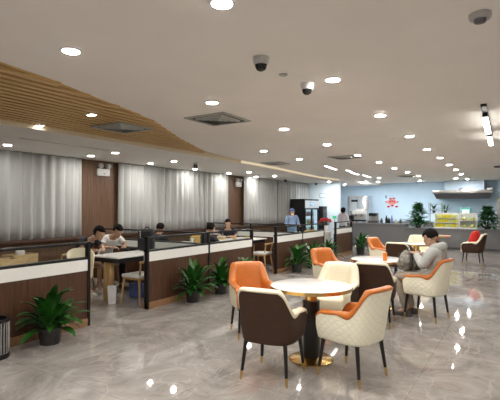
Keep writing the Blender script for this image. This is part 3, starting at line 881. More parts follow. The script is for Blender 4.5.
        sd_ = o.modifiers.new('thick', 'SOLIDIFY'); sd_.thickness = .012; sd_.offset = -1
    if hat: cap(.092, .112, .098, (0, .01, .045), -.15, .15, hat, 'cap', .01)
    elif hairstyle == 'short': cap(.089, .110, .106, (0, .016, .036), -.45, .42, 'hair', 'hair', .035)
    else: cap(.094, .116, .115, (0, .018, .030), -1.1, .40, 'hair', 'hair', .035)
    if mask:
        mb = MB(); mb.ball((0, 0, 0), (.052, .034, .044), 14, 10)
        for v in mb.bm.verts: v.co = R @ (v.co+Vector((0, -.072, -.055))) + hc
        mb.build('face_mask', M['whitecloth'], t, 80)
    else:
        for s in (-1, 1):
            mb = MB(); mb.ball((0, 0, 0), (.011, .006, .007), 10, 8)
            for v in mb.bm.verts: v.co = R @ (v.co+Vector((s*.031, -.088, .0))) + hc
            mb.build('eye', M['hair'], t, 80)
    if hood:
        mb = MB(); n = 22; rows = []
        for k in range(n+1):
            a = PI*(-.18)+PI*1.36*k/n
            for_ = g('neck')+Vector((math.cos(a)*.088, math.sin(a)*.075+.03, -.02+.025*math.sin(a)))
            rows.append([mb.bm.verts.new(for_+Vector((math.cos(a)*.042*math.cos(b), math.sin(a)*.06*math.cos(b), .065*math.sin(b)))) for b in [2*PI*j/8 for j in range(8)]])
        for k in range(n):
            for j in range(8): mb.bm.faces.new((rows[k][j], rows[k][(j+1) % 8], rows[k+1][(j+1) % 8], rows[k+1][j]))
        mb.bm.faces.new(rows[0][::-1]); mb.bm.faces.new(rows[-1])
        mb.build('hood', M[top], t, 80)
    return t
def sit(lean=0, z=0, hands=(.10, -.34, .82), head=None):
    J = dict(pelvis=(0, .06, .545), spine=(0, .08-.3*lean, .72), chest=(0, .05-.8*lean, .90), neck=(0, .01-1.25*lean, 1.03-.12*lean), head=(0, -.035-1.7*lean, 1.155-.3*lean))
    for s, q in (('l', 1), ('r', -1)):
        J['sh_'+s] = (q*.175, .045-.95*lean, .975-.1*lean); J['el_'+s] = (q*.235, -.12-.8*lean, .80); J['wr_'+s] = (q*hands[0], hands[1], hands[2])
        J['hip_'+s] = (q*.09, .02, .535); J['kn_'+s] = (q*.12, -.37, .535); J['an_'+s] = (q*.12, -.36, .09); J['toe_'+s] = (q*.125, -.48, .04)
    if head: J['head'] = head
    return J
def stand(hands=(.2, -.25, 1.0), H=1.0):
    J = dict(pelvis=(0, 0, .90), spine=(0, .01, 1.06), chest=(0, .0, 1.20), neck=(0, .0, 1.345), head=(0, -.03, 1.425))
    for s, q in (('l', 1), ('r', -1)):
        J['sh_'+s] = (q*.165, .0, 1.28); J['el_'+s] = (q*.22, -.02, 1.02); J['wr_'+s] = (q*hands[0], hands[1], hands[2])
        J['hip_'+s] = (q*.085, 0, .86); J['kn_'+s] = (q*.09, -.01, .47); J['an_'+s] = (q*.09, .02, .085); J['toe_'+s] = (q*.11, -.11, .035)
    return J
# the man in the hoodie: seated, bent over a phone, bag on his lap
Jm = sit(.06, hands=(.06, -.27, .90))
Jm['pelvis'] = (0, .08, .565)
for s, q in (('l', 1), ('r', -1)):
    Jm['hip_'+s] = (q*.09, .02, .555)
    Jm['sh_'+s] = (q*.17, .125, .945); Jm['el_'+s] = (q*.215, .02, .74); Jm['wr_'+s] = (q*.075, -.125, .88)
    Jm['kn_'+s] = (q*.115, -.40, .565); Jm['hu_'+s] = (0, .4, .6)
    Jm['hf_'+s] = (-q*.35, -.75, .35)
    Jm['an_'+s] = (q*.10, -.27, .09); Jm['toe_'+s] = (q*.105, -.39, .04)
Jm['head'] = (0, .045, 1.11); Jm['neck'] = (0, .105, 1.005); Jm['chest'] = (0, .13, .87); Jm['spine'] = (0, .13, .71)
man_rz = math.atan2(-.97, -.22)
person('man in a light grey hoodie, seated, head bowed over a phone', (-1.11, 6.425, 0), man_rz, Jm, 'hoodie', 'trousers', 'shoe', vox=.0065, pitch=.55, hood=True, curl=1.1)
def at_man(p): return Matrix.Translation((-1.11, 6.425, 0)) @ Matrix.Rotation(man_rz, 4, 'Z') @ Vector(p)
ph = at_man((0, -.215, .935))
t = thing('phone', 'dark phone held in the hands of the man in the hoodie', 'phone', ph, man_rz)
mb = MB().box((-.037, -.005, -.075), (.037, .005, .075), .003)
for v in mb.bm.verts: v.co = Matrix.Rotation(math.radians(35), 3, 'X') @ v.co
mb.build('phone_body', M['black'], t)
bg = at_man((.0, -.285, .63))
t = thing('backpack', 'light grey patterned backpack on the lap of the seated man', 'bag', bg, man_rz)
mb = MB().ball((0, 0, .14), (.185, .105, .165), 24, 16)
for v in mb.bm.verts:
    if v.co.z < .02: v.co.z = .02+(v.co.z-.02)*.3
mb.build('main_body', M['bag'], t, 80)
mb = MB().ball((.0, -.085, .10), (.135, .055, .085), 18, 12); mb.build('front_pocket', M['bag'], t, 80)
MB().tube([(-.05, .02, .295), (-.035, .02, .335), (.035, .02, .335), (.05, .02, .295)], .009, 8).build('handle', M['bagblack'], t)
for s in (-1, 1): MB().tube([(s*.09, .09, .27), (s*.12, .125, .20), (s*.11, .12, .09), (s*.10, .09, .03)], .014, 8).build('strap', M['bagblack'], t)
MB().tube([(-.17, -.06, .19), (-.09, -.098, .25), (.09, -.098, .25), (.17, -.06, .19)], .005, 6).build('zipper', M['bagblack'], t)

# booth diners
person('person in a dark top and brown shorts, leaning over the first booth table', (-6.80, 4.98, 0), math.radians(97), sit(.26, hands=(.12, -.44, .80)), 'darkcloth', 'brownshorts', 'paleshoe', shorts=True, sleeves='short', pitch=.45, hairstyle='long')
person('person in a white shirt with black hair, bent over the first booth table', (-6.82, 5.60, 0), math.radians(80), sit(.22, hands=(.12, -.42, .80)), 'whitecloth', 'darkcloth', 'shoe', sleeves='short', pitch=.6)
person('dark-haired person in dark clothes sitting behind the black backpack', (-6.62, 6.78, 0), math.radians(185), sit(.04), 'darkcloth', 'darkcloth', 'shoe', pitch=.3).scale = (.94,)*3
person('person in black seen from behind the middle post of the partition', (-5.62, 7.25, 0), math.radians(170), sit(.04), 'darkcloth', 'darkcloth', 'shoe', pitch=.25).scale = (.94,)*3
person('person in a black shirt facing the aisle beside the narrow brown panel', (-6.62, 9.42, 0), math.radians(25), sit(.02), 'darkcloth', 'darkcloth', 'shoe', pitch=.25, sleeves='short').scale = (.96,)*3
p6 = ony(292, 213, 12.9)
person('worker in a blue cap, white mask and light blue uniform, beside the fridge', (p6.x, 12.9, 0), math.radians(40), stand(), 'bluecloth', 'bluecloth', 'shoe', hat='bluecap', mask=True, pitch=.2).scale = (.96,)*3
p7 = ony(343, 213, 15.7)
person('woman with black hair and a pale lilac shirt, standing behind the partitions', (p7.x, 15.7, 0), math.radians(165), stand(), 'lilac', 'darkcloth', 'shoe', hairstyle='long', pitch=.15).scale = (.98,)*3

# ------------------------------------------------------------------ booth furniture
def booth_table(x0, x1, y0, y1, label):
    t = thing('booth_table', label, 'table', ((x0+x1)/2, (y0+y1)/2, 0), 0, 'white booth tables')
    hx, hy = (x1-x0)/2, (y1-y0)/2
    MB().box((-hx, -hy, .715), (hx, hy, .74), .005).build('tabletop', M['white_lam'], t)
    MB().box((-hx+.03, -hy+.03, .64), (hx-.03, hy-.03, .715)).build('apron', M['black'], t)
    for sx in (-1, 1):
        for sy in (-1, 1):
            MB().box((sx*.045-.04, sy*(hy-.10)-.04, 0), (sx*.045+.04, sy*(hy-.10)+.04, .64), .006).build('leg', M['ash'], t)
    return t
booth_table(-6.12, -5.46, 4.70, 5.98, 'white booth table with wooden legs in the first booth opening')
booth_table(-6.45, -5.62, 8.05, 9.75, 'white booth table with wooden legs in the second booth opening')
booth_table(-6.3, -5.35, 10.9, 12.9, 'white booth table carrying bread trays, third booth')
booth_table(-6.3, -5.35, 2.35, 3.45, 'white booth table carrying wooden crates, behind the nearest partition')
def wood_chair(x, y, rz, label, seatm='white_lam'):
    t = thing('wooden_chair', label, 'chair', (x, y, 0), rz, 'wooden booth chairs')
    mb = MB(); mb.box((-.2, -.2, .415), (.2, .2, .465), .018); mb.build('seat', M[seatm], t)
    MB().box((-.185, -.185, .385), (.185, .185, .415)).build('seat_frame', M['ash'], t)
    for sx in (-1, 1):
        MB().tube([(sx*.165, -.165, .40), (sx*.205, -.205, 0)], [.02, .014], 10).build('leg', M['ash'], t)
        MB().tube([(sx*.165, .165, .40), (sx*.205, .215, 0)], [.02, .014], 10).build('leg', M['ash'], t)
        MB().tube([(sx*.165, .165, .40), (sx*.18, .21, .66)], [.018, .014], 10).build('back_post', M['ash'], t)
    mb = MB(); mb.tube([(-.19, .19, .665), (-.12, .24, .675), (0, .258, .68), (.12, .24, .675), (.19, .19, .665)], .022, 8); mb.build('backrest', M['ash'], t)
    return t
wood_chair(-5.31, 5.02, math.radians(-88), 'pale wooden chair with white seat at the first booth opening')
wood_chair(-5.33, 8.98, math.radians(-86), 'pale wooden chair at the second booth opening', 'white_lam')
for (x, y, rz, l) in ((-6.85, 4.98, 97, 'wooden chair under the person in brown shorts'), (-6.87, 5.60, 80, 'wooden chair under the person in the white shirt'),
                      (-6.62, 6.83, 185, 'wooden chair under the person behind the black backpack'), (-5.62, 7.30, 170, 'wooden chair under the person at the partition post'),
                      (-6.63, 9.47, 25, 'wooden chair under the person facing the aisle')):
    wood_chair(x, y, math.radians(rz), l)
# cream bucket seat behind the first partition
t = thing('bucket_seat', 'pale curved bucket seat behind the end of the nearest partition', 'chair', (-5.98, 4.40, 0), math.radians(60)); t.scale = (.82, .82, 1)
def bs(u, v):
    a = PI*(-.15)+PI*1.3*u; z = .42+.46*v*(1-.35*abs(u*2-1)**2)
    return (math.cos(a)*(.22+.04*v), math.sin(a)*(.2+.05*v), z)
o = MB().grid(bs, 24, 6).build('backrest', M['cream'], t, 80)
sd_ = o.modifiers.new('thick', 'SOLIDIFY'); sd_.thickness = .03
MB().lathe([(.2, .40), (.215, .42), (.21, .47), (.17, .48)], 28).build('seat', M['cream'], t)
for sx in (-1, 1):
    for sy in (-1, 1): MB().tube([(sx*.12, sy*.12, .40), (sx*.19, sy*.19, 0)], [.018, .012], 10).build('leg', M['ash'], t)
# things on the booth tables
def crate(px, py, w, l, h, rz, label):
    p = onz(px, py, .741)
    t = thing('wooden_crate', label, 'crate', (p.x, p.y, .741), rz, 'wooden crates on the nearest booth table')
    MB().box((-w, -l, 0), (w, l, .012)).build('bottom', M['basket'], t)
    for s in (-1, 1):
        MB().box((s*w-.008, -l, .012), (s*w+.008, l, h)).build('side_panel', M['basket'], t)
        MB().box((-w+.008, s*l-.008, .012), (w-.008, s*l+.008, h)).build('side_panel', M['basket'], t)
    return t
crate(20, 263, .13, .19, .13, 0.1, 'pale wooden crate on the nearest booth table, closer to the glass end')
crate(3, 268, .12, .17, .12, .05, 'pale wooden crate on the nearest booth table, at the picture edge')
p = onz(20, 263, .741)
tag(MB().lathe([(.05, 0), (.06, .1), (.062, .16), (.055, .165)], 18, (p.x, p.y, .754)).build('paper_roll', M['white']), 'white paper roll standing in the crate nearer the glass end', 'paper roll')
# black backpack on the first table
t = thing('backpack', 'black backpack standing on the first booth table', 'bag', (-5.93, 5.78, .741), math.radians(20))
mb = MB().box((-.15, -.09, 0), (.15, .09, .40), .06); mb.build('main_body', M['bagblack'], t, 80)
mb = MB().box((-.115, -.145, .02), (.115, -.07, .24), .03); mb.build('front_pocket', M['bagblack'], t, 80)
MB().tube([(-.05, .03, .395), (-.03, .03, .43), (.03, .03, .43), (.05, .03, .395)], .009, 8).build('handle', M['bagblack'], t)
mb = MB()
for k in range(9): mb.box((-.086, -.096, .05+.036*k), (-.072, -.088, .07+.036*k))
relabel(mb.build('zipper', M['white'], t), 'white dotted zip')
# small dark things on the first table
for (px, py, l) in ((125.5, 251, 'small black pouch on the first booth table'), (133, 250.2, 'black lunch box on the first booth table beside the backpack')):
    p = onz(px, py, .741)
    t = thing('pouch', l, 'pouch', (p.x, p.y, .741), .3)
    MB().box((-.07, -.05, 0), (.07, .05, .055), .018).build('pouch_body', M['bagblack'], t); MB().box((-.05, -.053, .03), (.05, -.048, .036)).build('zipper', M['darksteel'], t)
# white bin under the first table
t = thing('bin', 'white square bin on the floor below the first booth table', 'waste bin', (-5.57, 4.69, 0))
mb = MB().lathe([(.075, 0), (.08, .02), (.095, .27), (.09, .27), (.08, .02)], 4)
mb.build('bin_body', M['white'], t); MB().lathe([(.098, .26), (.10, .28), (.088, .28), (.088, .26)], 4).build('rim', M['white'], t)
t = thing('blue_bag', 'small dark blue bag on the floor under the wooden chair seat', 'bag', (-5.62, 5.25, 0))
MB().box((-.12, -.07, 0), (.12, .07, .24), .03).build('bag_body', M['bluecap'], t, 80)
MB().tube([(-.06, 0, .23), (-.03, 0, .30), (.03, 0, .30), (.06, 0, .23)], .007, 6).build('handle', M['bluecap'], t)
# plates and boxes on the second table
for i, (x, y, l) in enumerate(((-6.2, 8.35, 'white plate on the second booth table, nearest its aisle end'), (-6.1, 8.95, 'white plate in the middle of the second booth table'), (-6.0, 9.4, 'white plate on the far end of the second booth table'))):
    t = thing('plate', l, 'plate', (x, y, .741), 0, 'plates on the second booth table')
    MB().lathe([(.05, 0), (.11, .016), (.112, .02), (.05, .006)], 22).build('dish', M['white'], t)
    MB().ball((0, 0, .025), (.06, .05, .022), 12, 8, .06).build('food', M['bread'], t)
t = thing('takeaway_box', 'pale cardboard takeaway box on the second booth table', 'box', (-6.32, 8.7, .741), .2)
MB().box((-.09, -.07, 0), (.09, .07, .07), .004).build('box_base', M['basket'], t); MB().box((-.094, -.074, .07), (.094, .074, .085), .004).build('lid', M['white'], t)
# a table behind the partition with clutter between posts
booth_table(-6.75, -6.0, 7.22, 7.78, 'small white booth table between the two dark-clothed diners')
for i, (x, y, l, m) in enumerate(((-6.22, 7.6, 'brown paper bag on the small booth table', 'bread'), (-6.12, 7.32, 'white cup on the small booth table', 'white'))):
    t = thing('paper_bag' if i == 0 else 'cup', l, 'bag' if i == 0 else 'cup', (x, y, .741))
    if i == 0:
        MB().box((-.12, -.07, 0), (.12, .07, .15), .01).build('bag_body', M[m], t); MB().box((-.12, -.01, .15), (.12, .01, .18), .004).build('folded_top', M[m], t)
    else:
        MB().lathe([(.028, 0), (.04, .11), (.036, .11), (.026, .01)], 18).build('cup_body', M[m], t); MB().lathe([(.042, .108), (.042, .118), (.03, .122)], 18).build('lid', M[m], t)
# bread trays and the red flowers in the third booth
for (px, py, l) in ((303, 232, 'tray of golden bread on the third booth table, nearer the fridge'), (317, 230.5, 'tray of golden bread on the third booth table, nearer the red flowers')):
    p = onz(px, py, .741)
    p.x, p.y = (-5.6, 12.3) if px < 310 else (-5.6, 12.7)
    t = thing('bread_tray', l, 'tray', (p.x, p.y, .741), 0, 'bread trays')
    MB().box((-.13, -.13, 0), (.13, .13, .02), .004).build('tray', M['basket'], t)
    for k in range(6): MB().ball((-.07+.07*(k % 3), -.06+.12*(k//3), .05), (.035, .055, .035), 12, 8, .04).build('bread_roll', M['bread'], t)
pf = ony(325.5, 219, 13.35)
t = thing('side_stand', 'white stand holding the red flowers, behind the partition gap', 'stand', (pf.x, 13.35, 0))
MB().box((-.17, -.17, .70), (.17, .17, .74), .006).build('stand_top', M['white_lam'], t)
MB().box((-.14, -.14, .0), (.14, .14, .70)).build('stand_body', M['white_lam'], t)
t = thing('flower_vase', 'vase of red flowers on the white stand near the fridge', 'flowers', (pf.x, 13.35, .741))
MB().lathe([(.06, 0), (.085, .07), (.07, .15), (.05, .19), (.055, .2), (.045, .19)], 20).build('vase', M['white'], t)
mb = MB(); st = MB(); rnd = random.Random(3)
for k in range(26):
    a = k*2.4; r = .19*math.sqrt((k+.5)/26); z = .42-.9*r*r*2.2+rnd.uniform(-.03, .03)
    mb.ball((r*math.cos(a), r*math.sin(a), z), (.042, .042, .034), 8, 6, .15)
    st.tube([(0, 0, .15), (r*math.cos(a), r*math.sin(a), z-.02)], .004, 5)
mb.build('blossoms', M['redflower'], t); st.build('stems', M['leaf_dark'], t)
mb = MB()
for k in range(16): leafblade(mb, (0, 0, .18), k*2.4, .5+.3*rnd.random(), .17, .03, .9, rnd)
mb.build('leaves', M['leaf_dark'], t, 80, False)

# ------------------------------------------------------------------ drinks fridge
fx0, fx1, fy0, fy1, fh = -7.90, -7.24, 15.6, 17.0, 1.87
t = thing('drinks_fridge', 'tall black drinks fridge with lit glass doors, beside the last curtain', 'fridge', ((fx0+fx1)/2, fy0, 0))
hx = (fx1-fx0)/2; L = fy1-fy0
mb = MB(); mb.box((-hx, 0, .06), (-hx+.04, L, fh)); mb.box((-hx, 0, .06), (hx-.02, .05, fh)); mb.box((-hx, L-.05, .06), (hx-.02, L, fh)); mb.box((-hx, 0, fh-.05), (hx-.02, L, fh)); mb.box((-hx, 0, .06), (hx-.02, L, .2))
mb.build('cabinet', M['black'], t)
MB().box((-hx+.04, .05, 0), (hx-.06, L-.05, .06)).build('plinth', M['black'], t)
MB().box((hx-.06, .05, fh-.36), (hx-.005, L-.02, fh-.06)).build('lit_header', M['lit_sign'], t)
MB().box((hx-.004, .45, fh-.30), (hx+.001, 1.0, fh-.10)).build('header_picture', M['bottle'], t)
MB().box((-hx+.04, .05, .2), (-hx+.06, L-.05, fh-.36)).build('lit_back', M['lit_shelf'], t)
MB().box((-hx+.06, L-.062, .2), (hx-.07, L-.05, fh-.37)).build('lit_side', M['lit_shelf'], t)
for z in (.2, .52, .84, 1.16):
    sh = MB().box((-hx+.06, .05, z), (hx-.09, L-.05, z+.015)).build('shelf', M['white'], t)
for i in range(2):
    y0 = .02+i*(L-.04)/2; y1 = y0+(L-.04)/2-.01
    mb = MB()
    for lo, hi in (((hx-.05, y0, .2), (hx, y0+.05, fh-.37)), ((hx-.05, y1-.05, .2), (hx, y1, fh-.37)), ((hx-.05, y0+.05, .2), (hx, y1-.05, .26)), ((hx-.05, y0+.05, fh-.43), (hx, y1-.05, fh-.37))): mb.box(lo, hi)
    d_ = mb.build('door', M['black'], t)
    MB().box((hx-.03, y0+.05, .26), (hx-.024, y1-.05, fh-.43)).build('door_glass', M['glass'], d_)
    MB().tube([(hx+.025, y1-.025 if i == 0 else y0+.025, .8), (hx+.025, y1-.025 if i == 0 else y0+.025, 1.2)], .012, 8).build('handle', M['chrome'], d_)
bcols = [mat('bottle_label_%d' % i, c, .3) for i, c in enumerate(((.5, .1, .08), (.1, .3, .55), (.75, .7, .6), (.15, .45, .2)))]
bm_ = []
for c in bcols: bm_.append(MB().lathe([(.028, 0), (.032, .01), (.032, .14), (.015, .18), (.013, .21), (.0135, .22)], 12).mesh('drink_bottle', c))
n = 0
for zi, z in enumerate((.535, .855, 1.175)):
    for k in range(10):
        o = link('drink_bottle', bm_[(k//2+zi) % 4])
        o.location = (fx1-.20, fy0+.14+.125*k, z)
        tag(o, 'small drink bottle on a lit shelf inside the drinks fridge', 'bottle', 'drink bottles in the fridge')
t = thing('display_cooler', 'lower narrow black cooler tucked against the drinks fridge', 'cooler', (-7.2, 17.02, 0))
MB().box((-.5, 0, .0), (.12, .46, 1.58), .01).build('cabinet', M['black'], t)
MB().box((.12, .05, .3), (.125, .41, 1.45)).build('door_glass', M['darkglass'], t)
MB().tube([(.14, .06, .8), (.14, .06, 1.1)], .01, 8).build('handle', M['chrome'], t)
# notice outline on the icy wall, and small dark cameras
a, b = ony(319.5, 193.2, 17.58), ony(328.5, 197.8, 17.58)
t = thing('wall_notice', 'thin framed pale notice on the icy white wall block', 'notice', (a.x, 17.6, b.z))
w, h = b.x-a.x, a.z-b.z
mb = MB()
for lo, hi in (((0, -.02, 0), (w, 0, .02)), ((0, -.02, h-.02), (w, 0, h)), ((0, -.02, .02), (.02, 0, h-.02)), ((w-.02, -.02, .02), (w, 0, h-.02))): mb.box(lo, hi)
mb.build('frame', M['ventslat'], t); MB().box((.02, -.008, .02), (w-.02, 0, h-.02)).build('panel', M['wall_pale'], t)
def bullet(px, py, z, label):
    p = onz(px, py, z)
    t = thing('ceiling_camera', label, 'security camera', (p.x, p.y, z), 0, 'small far cameras')
    MB().lathe([(.06, 0), (.06, -.03), (.03, -.04)], 16).build('mount', M['white'], t)
    MB().ball((0, 0, -.075), (.055, .055, .05), 14, 10).build('eye_ball', M['darkglass'], t)
bullet(285.5, 178.6, ZS, 'tiny black ceiling camera over the last grey curtains')
bullet(316, 182.2, ZS, 'tiny black ceiling camera before the icy white wall block')
bullet(195.5, 163.2, ZS, 'tiny dark ceiling fitting above the long middle curtain')
a = ony(334.5, 217, 15.2)
t = thing('green_sign', 'tiny green sign standing behind the red flowers', 'sign', (a.x, 15.2, a.z-.06))
MB().box((-.07, -.01, 0), (.07, .01, .10)).build('sign_panel', M['greenlit'], t)
MB().tube([(0, 0.02, -a.z+.06), (0, 0.02, .05)], .012, 8).build('stand_pole', M['chrome'], t)
MB().lathe([(.1, -a.z+.06), (.1, -a.z+.075)], 16).build('stand_foot', M['chrome'], t)

# ------------------------------------------------------------------ counter
YC = 17.15
xl = -6.2; xm = ony(405, 224, YC).x; xr = 2.6
t = thing('serving_counter', 'long grey serving counter, higher section by the coffee machines', 'counter', (xl, YC, 0))
MB().box((0, 0, .08), (xm-xl, .62, .87)).build('front_panel', M['counter'], t)
MB().box((0, .05, 0), (xm-xl, .6, .08)).build('plinth', M['darksteel'], t)
MB().box((-.02, -.03, .87), (xm-xl, .66, .905), .005).build('worktop', M['countertop'], t)
t = thing('serving_counter', 'long grey serving counter, lower section under the food display', 'counter', (xm, YC, 0))
MB().box((0, 0, .08), (xr-xm, .62, .73)).build('front_panel', M['counter'], t)
MB().box((0, .05, 0), (xr-xm, .6, .08)).build('plinth', M['darksteel'], t)
MB().box((0.002, -.03, .73), (xr-xm, .66, .762), .005).build('worktop', M['countertop'], t)
ZL, ZR = .907, .764
# plants on the counter
def bush(px, label, H, R, seed, lim=9):
    rnd = random.Random(seed); p = ony(px, 228, YC+.12)
    t = thing('bushy_plant', label, 'potted plant', (p.x, YC+.14, ZR), 0, 'bushy plants on the counter')
    MB().lathe([(.10, 0), (.12, .10), (.125, .11), (.11, .11), (.10, .09)], 20).build('pot', M['pot_plain'], t)
    MB().tube([(0, 0, .08), (.01, 0, H*.5), (0, .01, H*.9)], [.02, .015, .008], 8).build('trunk', M['soil'], t)
    mb = MB()
    for k in range(290):
        u = rnd.random()**.75; z = .04+u*(H-.10)
        rr = R*1.15*(1-u)**.8*(.25+.8*rnd.random())+.03; az = rnd.uniform(0, 2*PI)
        leafblade(mb, (rr*.45*math.cos(az), rr*.45*math.sin(az), z), az, math.radians(rnd.uniform(-5, 50)), max(.17, rr*.72)*rnd.uniform(.8,1.25), .05, math.radians(rnd.uniform(20, 80)), rnd)
    for v in mb.bm.verts:
        if v.co.z < .012: v.co.z = .012+.02*rnd.random()
        if v.co.x < -lim: v.co.x = -lim-.04*(1-math.exp((v.co.x+lim)/.04))
    mb.build('foliage', M['leaf_dark'], t, 80, False)
bush(418, 'bushy dark green plant on the counter, left of the food display', .96, .58, 21)
bush(487.5, 'bushy dark green plant on the counter, right of the food display', .84, .54, 22, .27)
# display case with food
def case(px0, px1, label, shelves):
    a, b = ony(px0, 229, YC+.15), ony(px1, 229, YC+.15)
    x0, x1 = a.x, b.x; w = x1-x0; H = .565; D = .36
    t = thing('display_case', label, 'display case', (x0, YC+.10, ZR), 0, 'food display cases')
    mb = MB()
    for xx in (0, w-.025):
        for yy in (0, D-.025): mb.box((xx, yy, 0), (xx+.025, yy+.025, H))
    for zz in (0, H-.03):
        for yy in (0, D-.025): mb.box((.025, yy, zz), (w-.025, yy+.025, zz+.03))
        for xx in (0, w-.025): mb.box((xx, .025, zz), (xx+.025, D-.025, zz+.03))
    mb.build('frame', M['white'], t)
    for z in shelves: MB().box((.005, .01, z), (w-.005, D-.005, z+.014)).build('shelf', M['white'], t)
    MB().box((.025, D-.012, .03), (w-.025, D-.006, H-.03)).build('back_panel', M['white'], t)
    MB().box((.025, .006, .03), (w-.025, .010, H-.03)).build('front_glass', M['glass'], t)
    return t, x0, w
t1, x0, w0 = case(434, 458.5, 'white food display case packed with yellow boxes', (.03, .20, .36))
fb = [MB().box((-.052, -.06, 0), (.052, .06, .125), .006).mesh('food_box', M[m]) for m in ('yellow', 'yellow2')]
nb = 0
for zi, z in enumerate((.0455, .2155, .3755)):
    for k in range(7):
        o = link('food_box', fb[(k*2+zi*3) % 5 % 2]); o.location = (x0+.085+k*(w0-.17)/6, YC+.26, ZR+z)
        tag(o, 'yellow food box, %s along the %s shelf of the packed display case' % (ORD[k], ('bottom', 'middle', 'top')[zi]), 'food box', 'yellow boxes in the display case'); nb += 1
t2, x0, w0 = case(459.2, 477, 'white food display case with yellow dishes on its shelves', (.03, .29))
dm = MB().lathe([(.06, 0), (.13, .03), (.135, .04), (.06, .02)], 20).mesh('dish_bowl', M['yellow']); fm = MB().ball((0, 0, .055), (.11, .11, .05), 14, 8, .06).mesh('food', M['yellow2'])
for zi, z in enumerate((.0455, .3055)):
    for k in range(2):
        t = thing('food_dish', 'yellow heaped dish on the %s shelf of the second display case, %s' % (('lower', 'upper')[zi], ('next to the boxes', 'next to the plant')[k]), 'dish', (x0+w0*(.27+.46*k), YC+.26, ZR+z), 0, 'yellow dishes in the display case')
        link('bowl', dm, t).scale = (.78, .78, .9); link('food', fm, t).scale = (.78, .78, 1)
# back shelf with things above the display
a = ony(429, 210, 18.3); b = ony(441.5, 210, 18.3)
t = thing('wire_rack', 'thin grey wire rack behind the bushy plant', 'rack', (a.x, 18.3, 0))
w = b.x-a.x; mb = MB()
for xx in (0, w):
    for yy in (0, .3): mb.tube([(xx, yy, 0), (xx, yy, 1.72)], .014, 6)
mb.build('posts', M['chrome'], t)
for z in (.9, 1.3, 1.66):
    mb = MB()
    for yy in (0, .1, .2, .3): mb.tube([(0, yy, z), (w, yy, z)], .010, 6)
    mb.build('wire_shelf', M['chrome'], t)
for (px, l) in ((434, 'small dark leafy plant on the wire rack'), (445.5, 'small dark leafy plant behind the display case')):
    p = ony(px, 213, 18.45)
    if px > 440:
        tt = thing('plant_stand', 'slim steel stand under the small plant behind the display', 'stand', (p.x, 18.45, 0))
        MB().lathe([(.1, 0), (.1, .02)], 14).build('foot', M['chrome'], tt); MB().tube([(0, 0, .02), (0, 0, 1.28)], .02, 8).build('pole', M['chrome'], tt); MB().lathe([(.1, 1.28), (.1, 1.31)], 14).build('plate', M['chrome'], tt)
    leafy_plant(p.x, 18.45, 1.312, l, .34, .16, .06, .09, 22, int(px), 'pot_plain', 'leaf_dark', .026, 'small_plant', 'small plants behind the display')
# rear worktop against the kitchen wall
t = thing('rear_worktop', 'steel kitchen worktop along the pale blue wall', 'worktop', (-5.2, YB-.75, 0))
MB().box((0, .04, .1), (6.4, .70, .86)).build('cabinet_body', M['chrome'], t)
MB().box((0, 0, .86), (6.4, .72, .90), .004).build('worktop', M['chrome'], t)
MB().box((0.02, .08, 0), (6.38, .68, .1)).build('plinth', M['darksteel'], t)
p = ony(466, 209, YB-.45)
t = thing('appliance', 'teal green appliance on the rear worktop below the hood', 'appliance', (p.x, YB-.45, .901))
MB().box((-.19, -.15, 0), (.19, .15, .62), .02).build('appliance_body', M['teal'], t); MB().box((-.14, -.16, .36), (.14, -.15, .54)).build('front_panel', M['wall_pale'], t)
MB().tube([(.10, -.17, .1), (.10, -.17, .28)], .01, 8).build('handle', M['chrome'], t)
# hood
yh = 20.0
a, b = ony(432.5, 198, yh), ony(492.5, 198, yh)
zt = ony(465, 189.6, yh).z; zm = ony(465, 193.2, yh).z; zb = ony(465, 198.5, yh).z
t = thing('extractor_hood', 'wide steel extractor hood on the kitchen wall', 'extractor hood', (a.x, yh, 0)); w = b.x-a.x
MB().box((0, 0, zm), (w, YB-yh, zt), .01).build('canopy_top', M['chrome'], t)
mb = MB(); v0 = [(0.04, 0.02), (w-.04, .02), (w-.04, YB-yh), (.04, YB-yh)]; v1 = [(.14, .14), (w-.14, .14), (w-.14, YB-yh), (.14, YB-yh)]
A = [mb.bm.verts.new((x, y, zm)) for x, y in v0]; B = [mb.bm.verts.new((x, y, zb)) for x, y in v1]
mb.bm.faces.new(A); mb.bm.faces.new(B[::-1])
for i in range(4): mb.bm.faces.new((A[i], B[i], B[(i+1) % 4], A[(i+1) % 4]))
mb.build('canopy_skirt', M['darksteel'], t)
c, d_ = ony(444.5, 185, yh+.15), ony(484, 185, yh+.15)
MB().box((c.x-a.x, .15, zt), (d_.x-a.x, YB-yh, ZC-.01)).build('duct_cover', M['counter_pale'], t)
MB().ball((w*.5, -.0, zt+.03), (.09, .06, .05), 14, 8).build('hood_lamp', M['chrome'], t)
MB().box((w*.92, -.04, zt-.02), (w*1.0, .1, zt+.06), .006).build('control_box', M['white'], t)
# steel fridge and coffee things at left of the counter
a, b = ony(347.5, 200, 19.6), ony(367.5, 200, 19.6); zt = ony(357, 195.8, 19.6).z
t = thing('steel_refrigerator', 'tall brushed steel refrigerator behind the coffee machines', 'refrigerator', (a.x, 19.6, 0)); w = b.x-a.x
MB().box((0, 0, .1), (w, .7, zt), .01).build('cabinet', M['chrome'], t)
MB().box((.03, .05, 0), (w-.03, .65, .1)).build('plinth', M['darksteel'], t)
for i in range(2):
    d_ = MB().box((.02+i*w/2, -.03, .14), (w/2-.01+i*w/2, 0, zt-.04), .006).build('door', M['chrome'], t)
    MB().tube([(w/2-.06+i*.12, -.06, .9), (w/2-.06+i*.12, -.06, 1.4)], .012, 8).build('handle', M['darksteel'], d_)
MB().box((.2, -.036, zt-.28), (.5, -.03, zt-.18)).build('control_display', M['black'], t)
def on_counter(px): return ony(px, 222, YC+.3).x
x = on_counter(359.5)
t = thing('espresso_machine', 'white and black espresso machine on the counter end', 'coffee machine', (x, YC+.3, ZL))
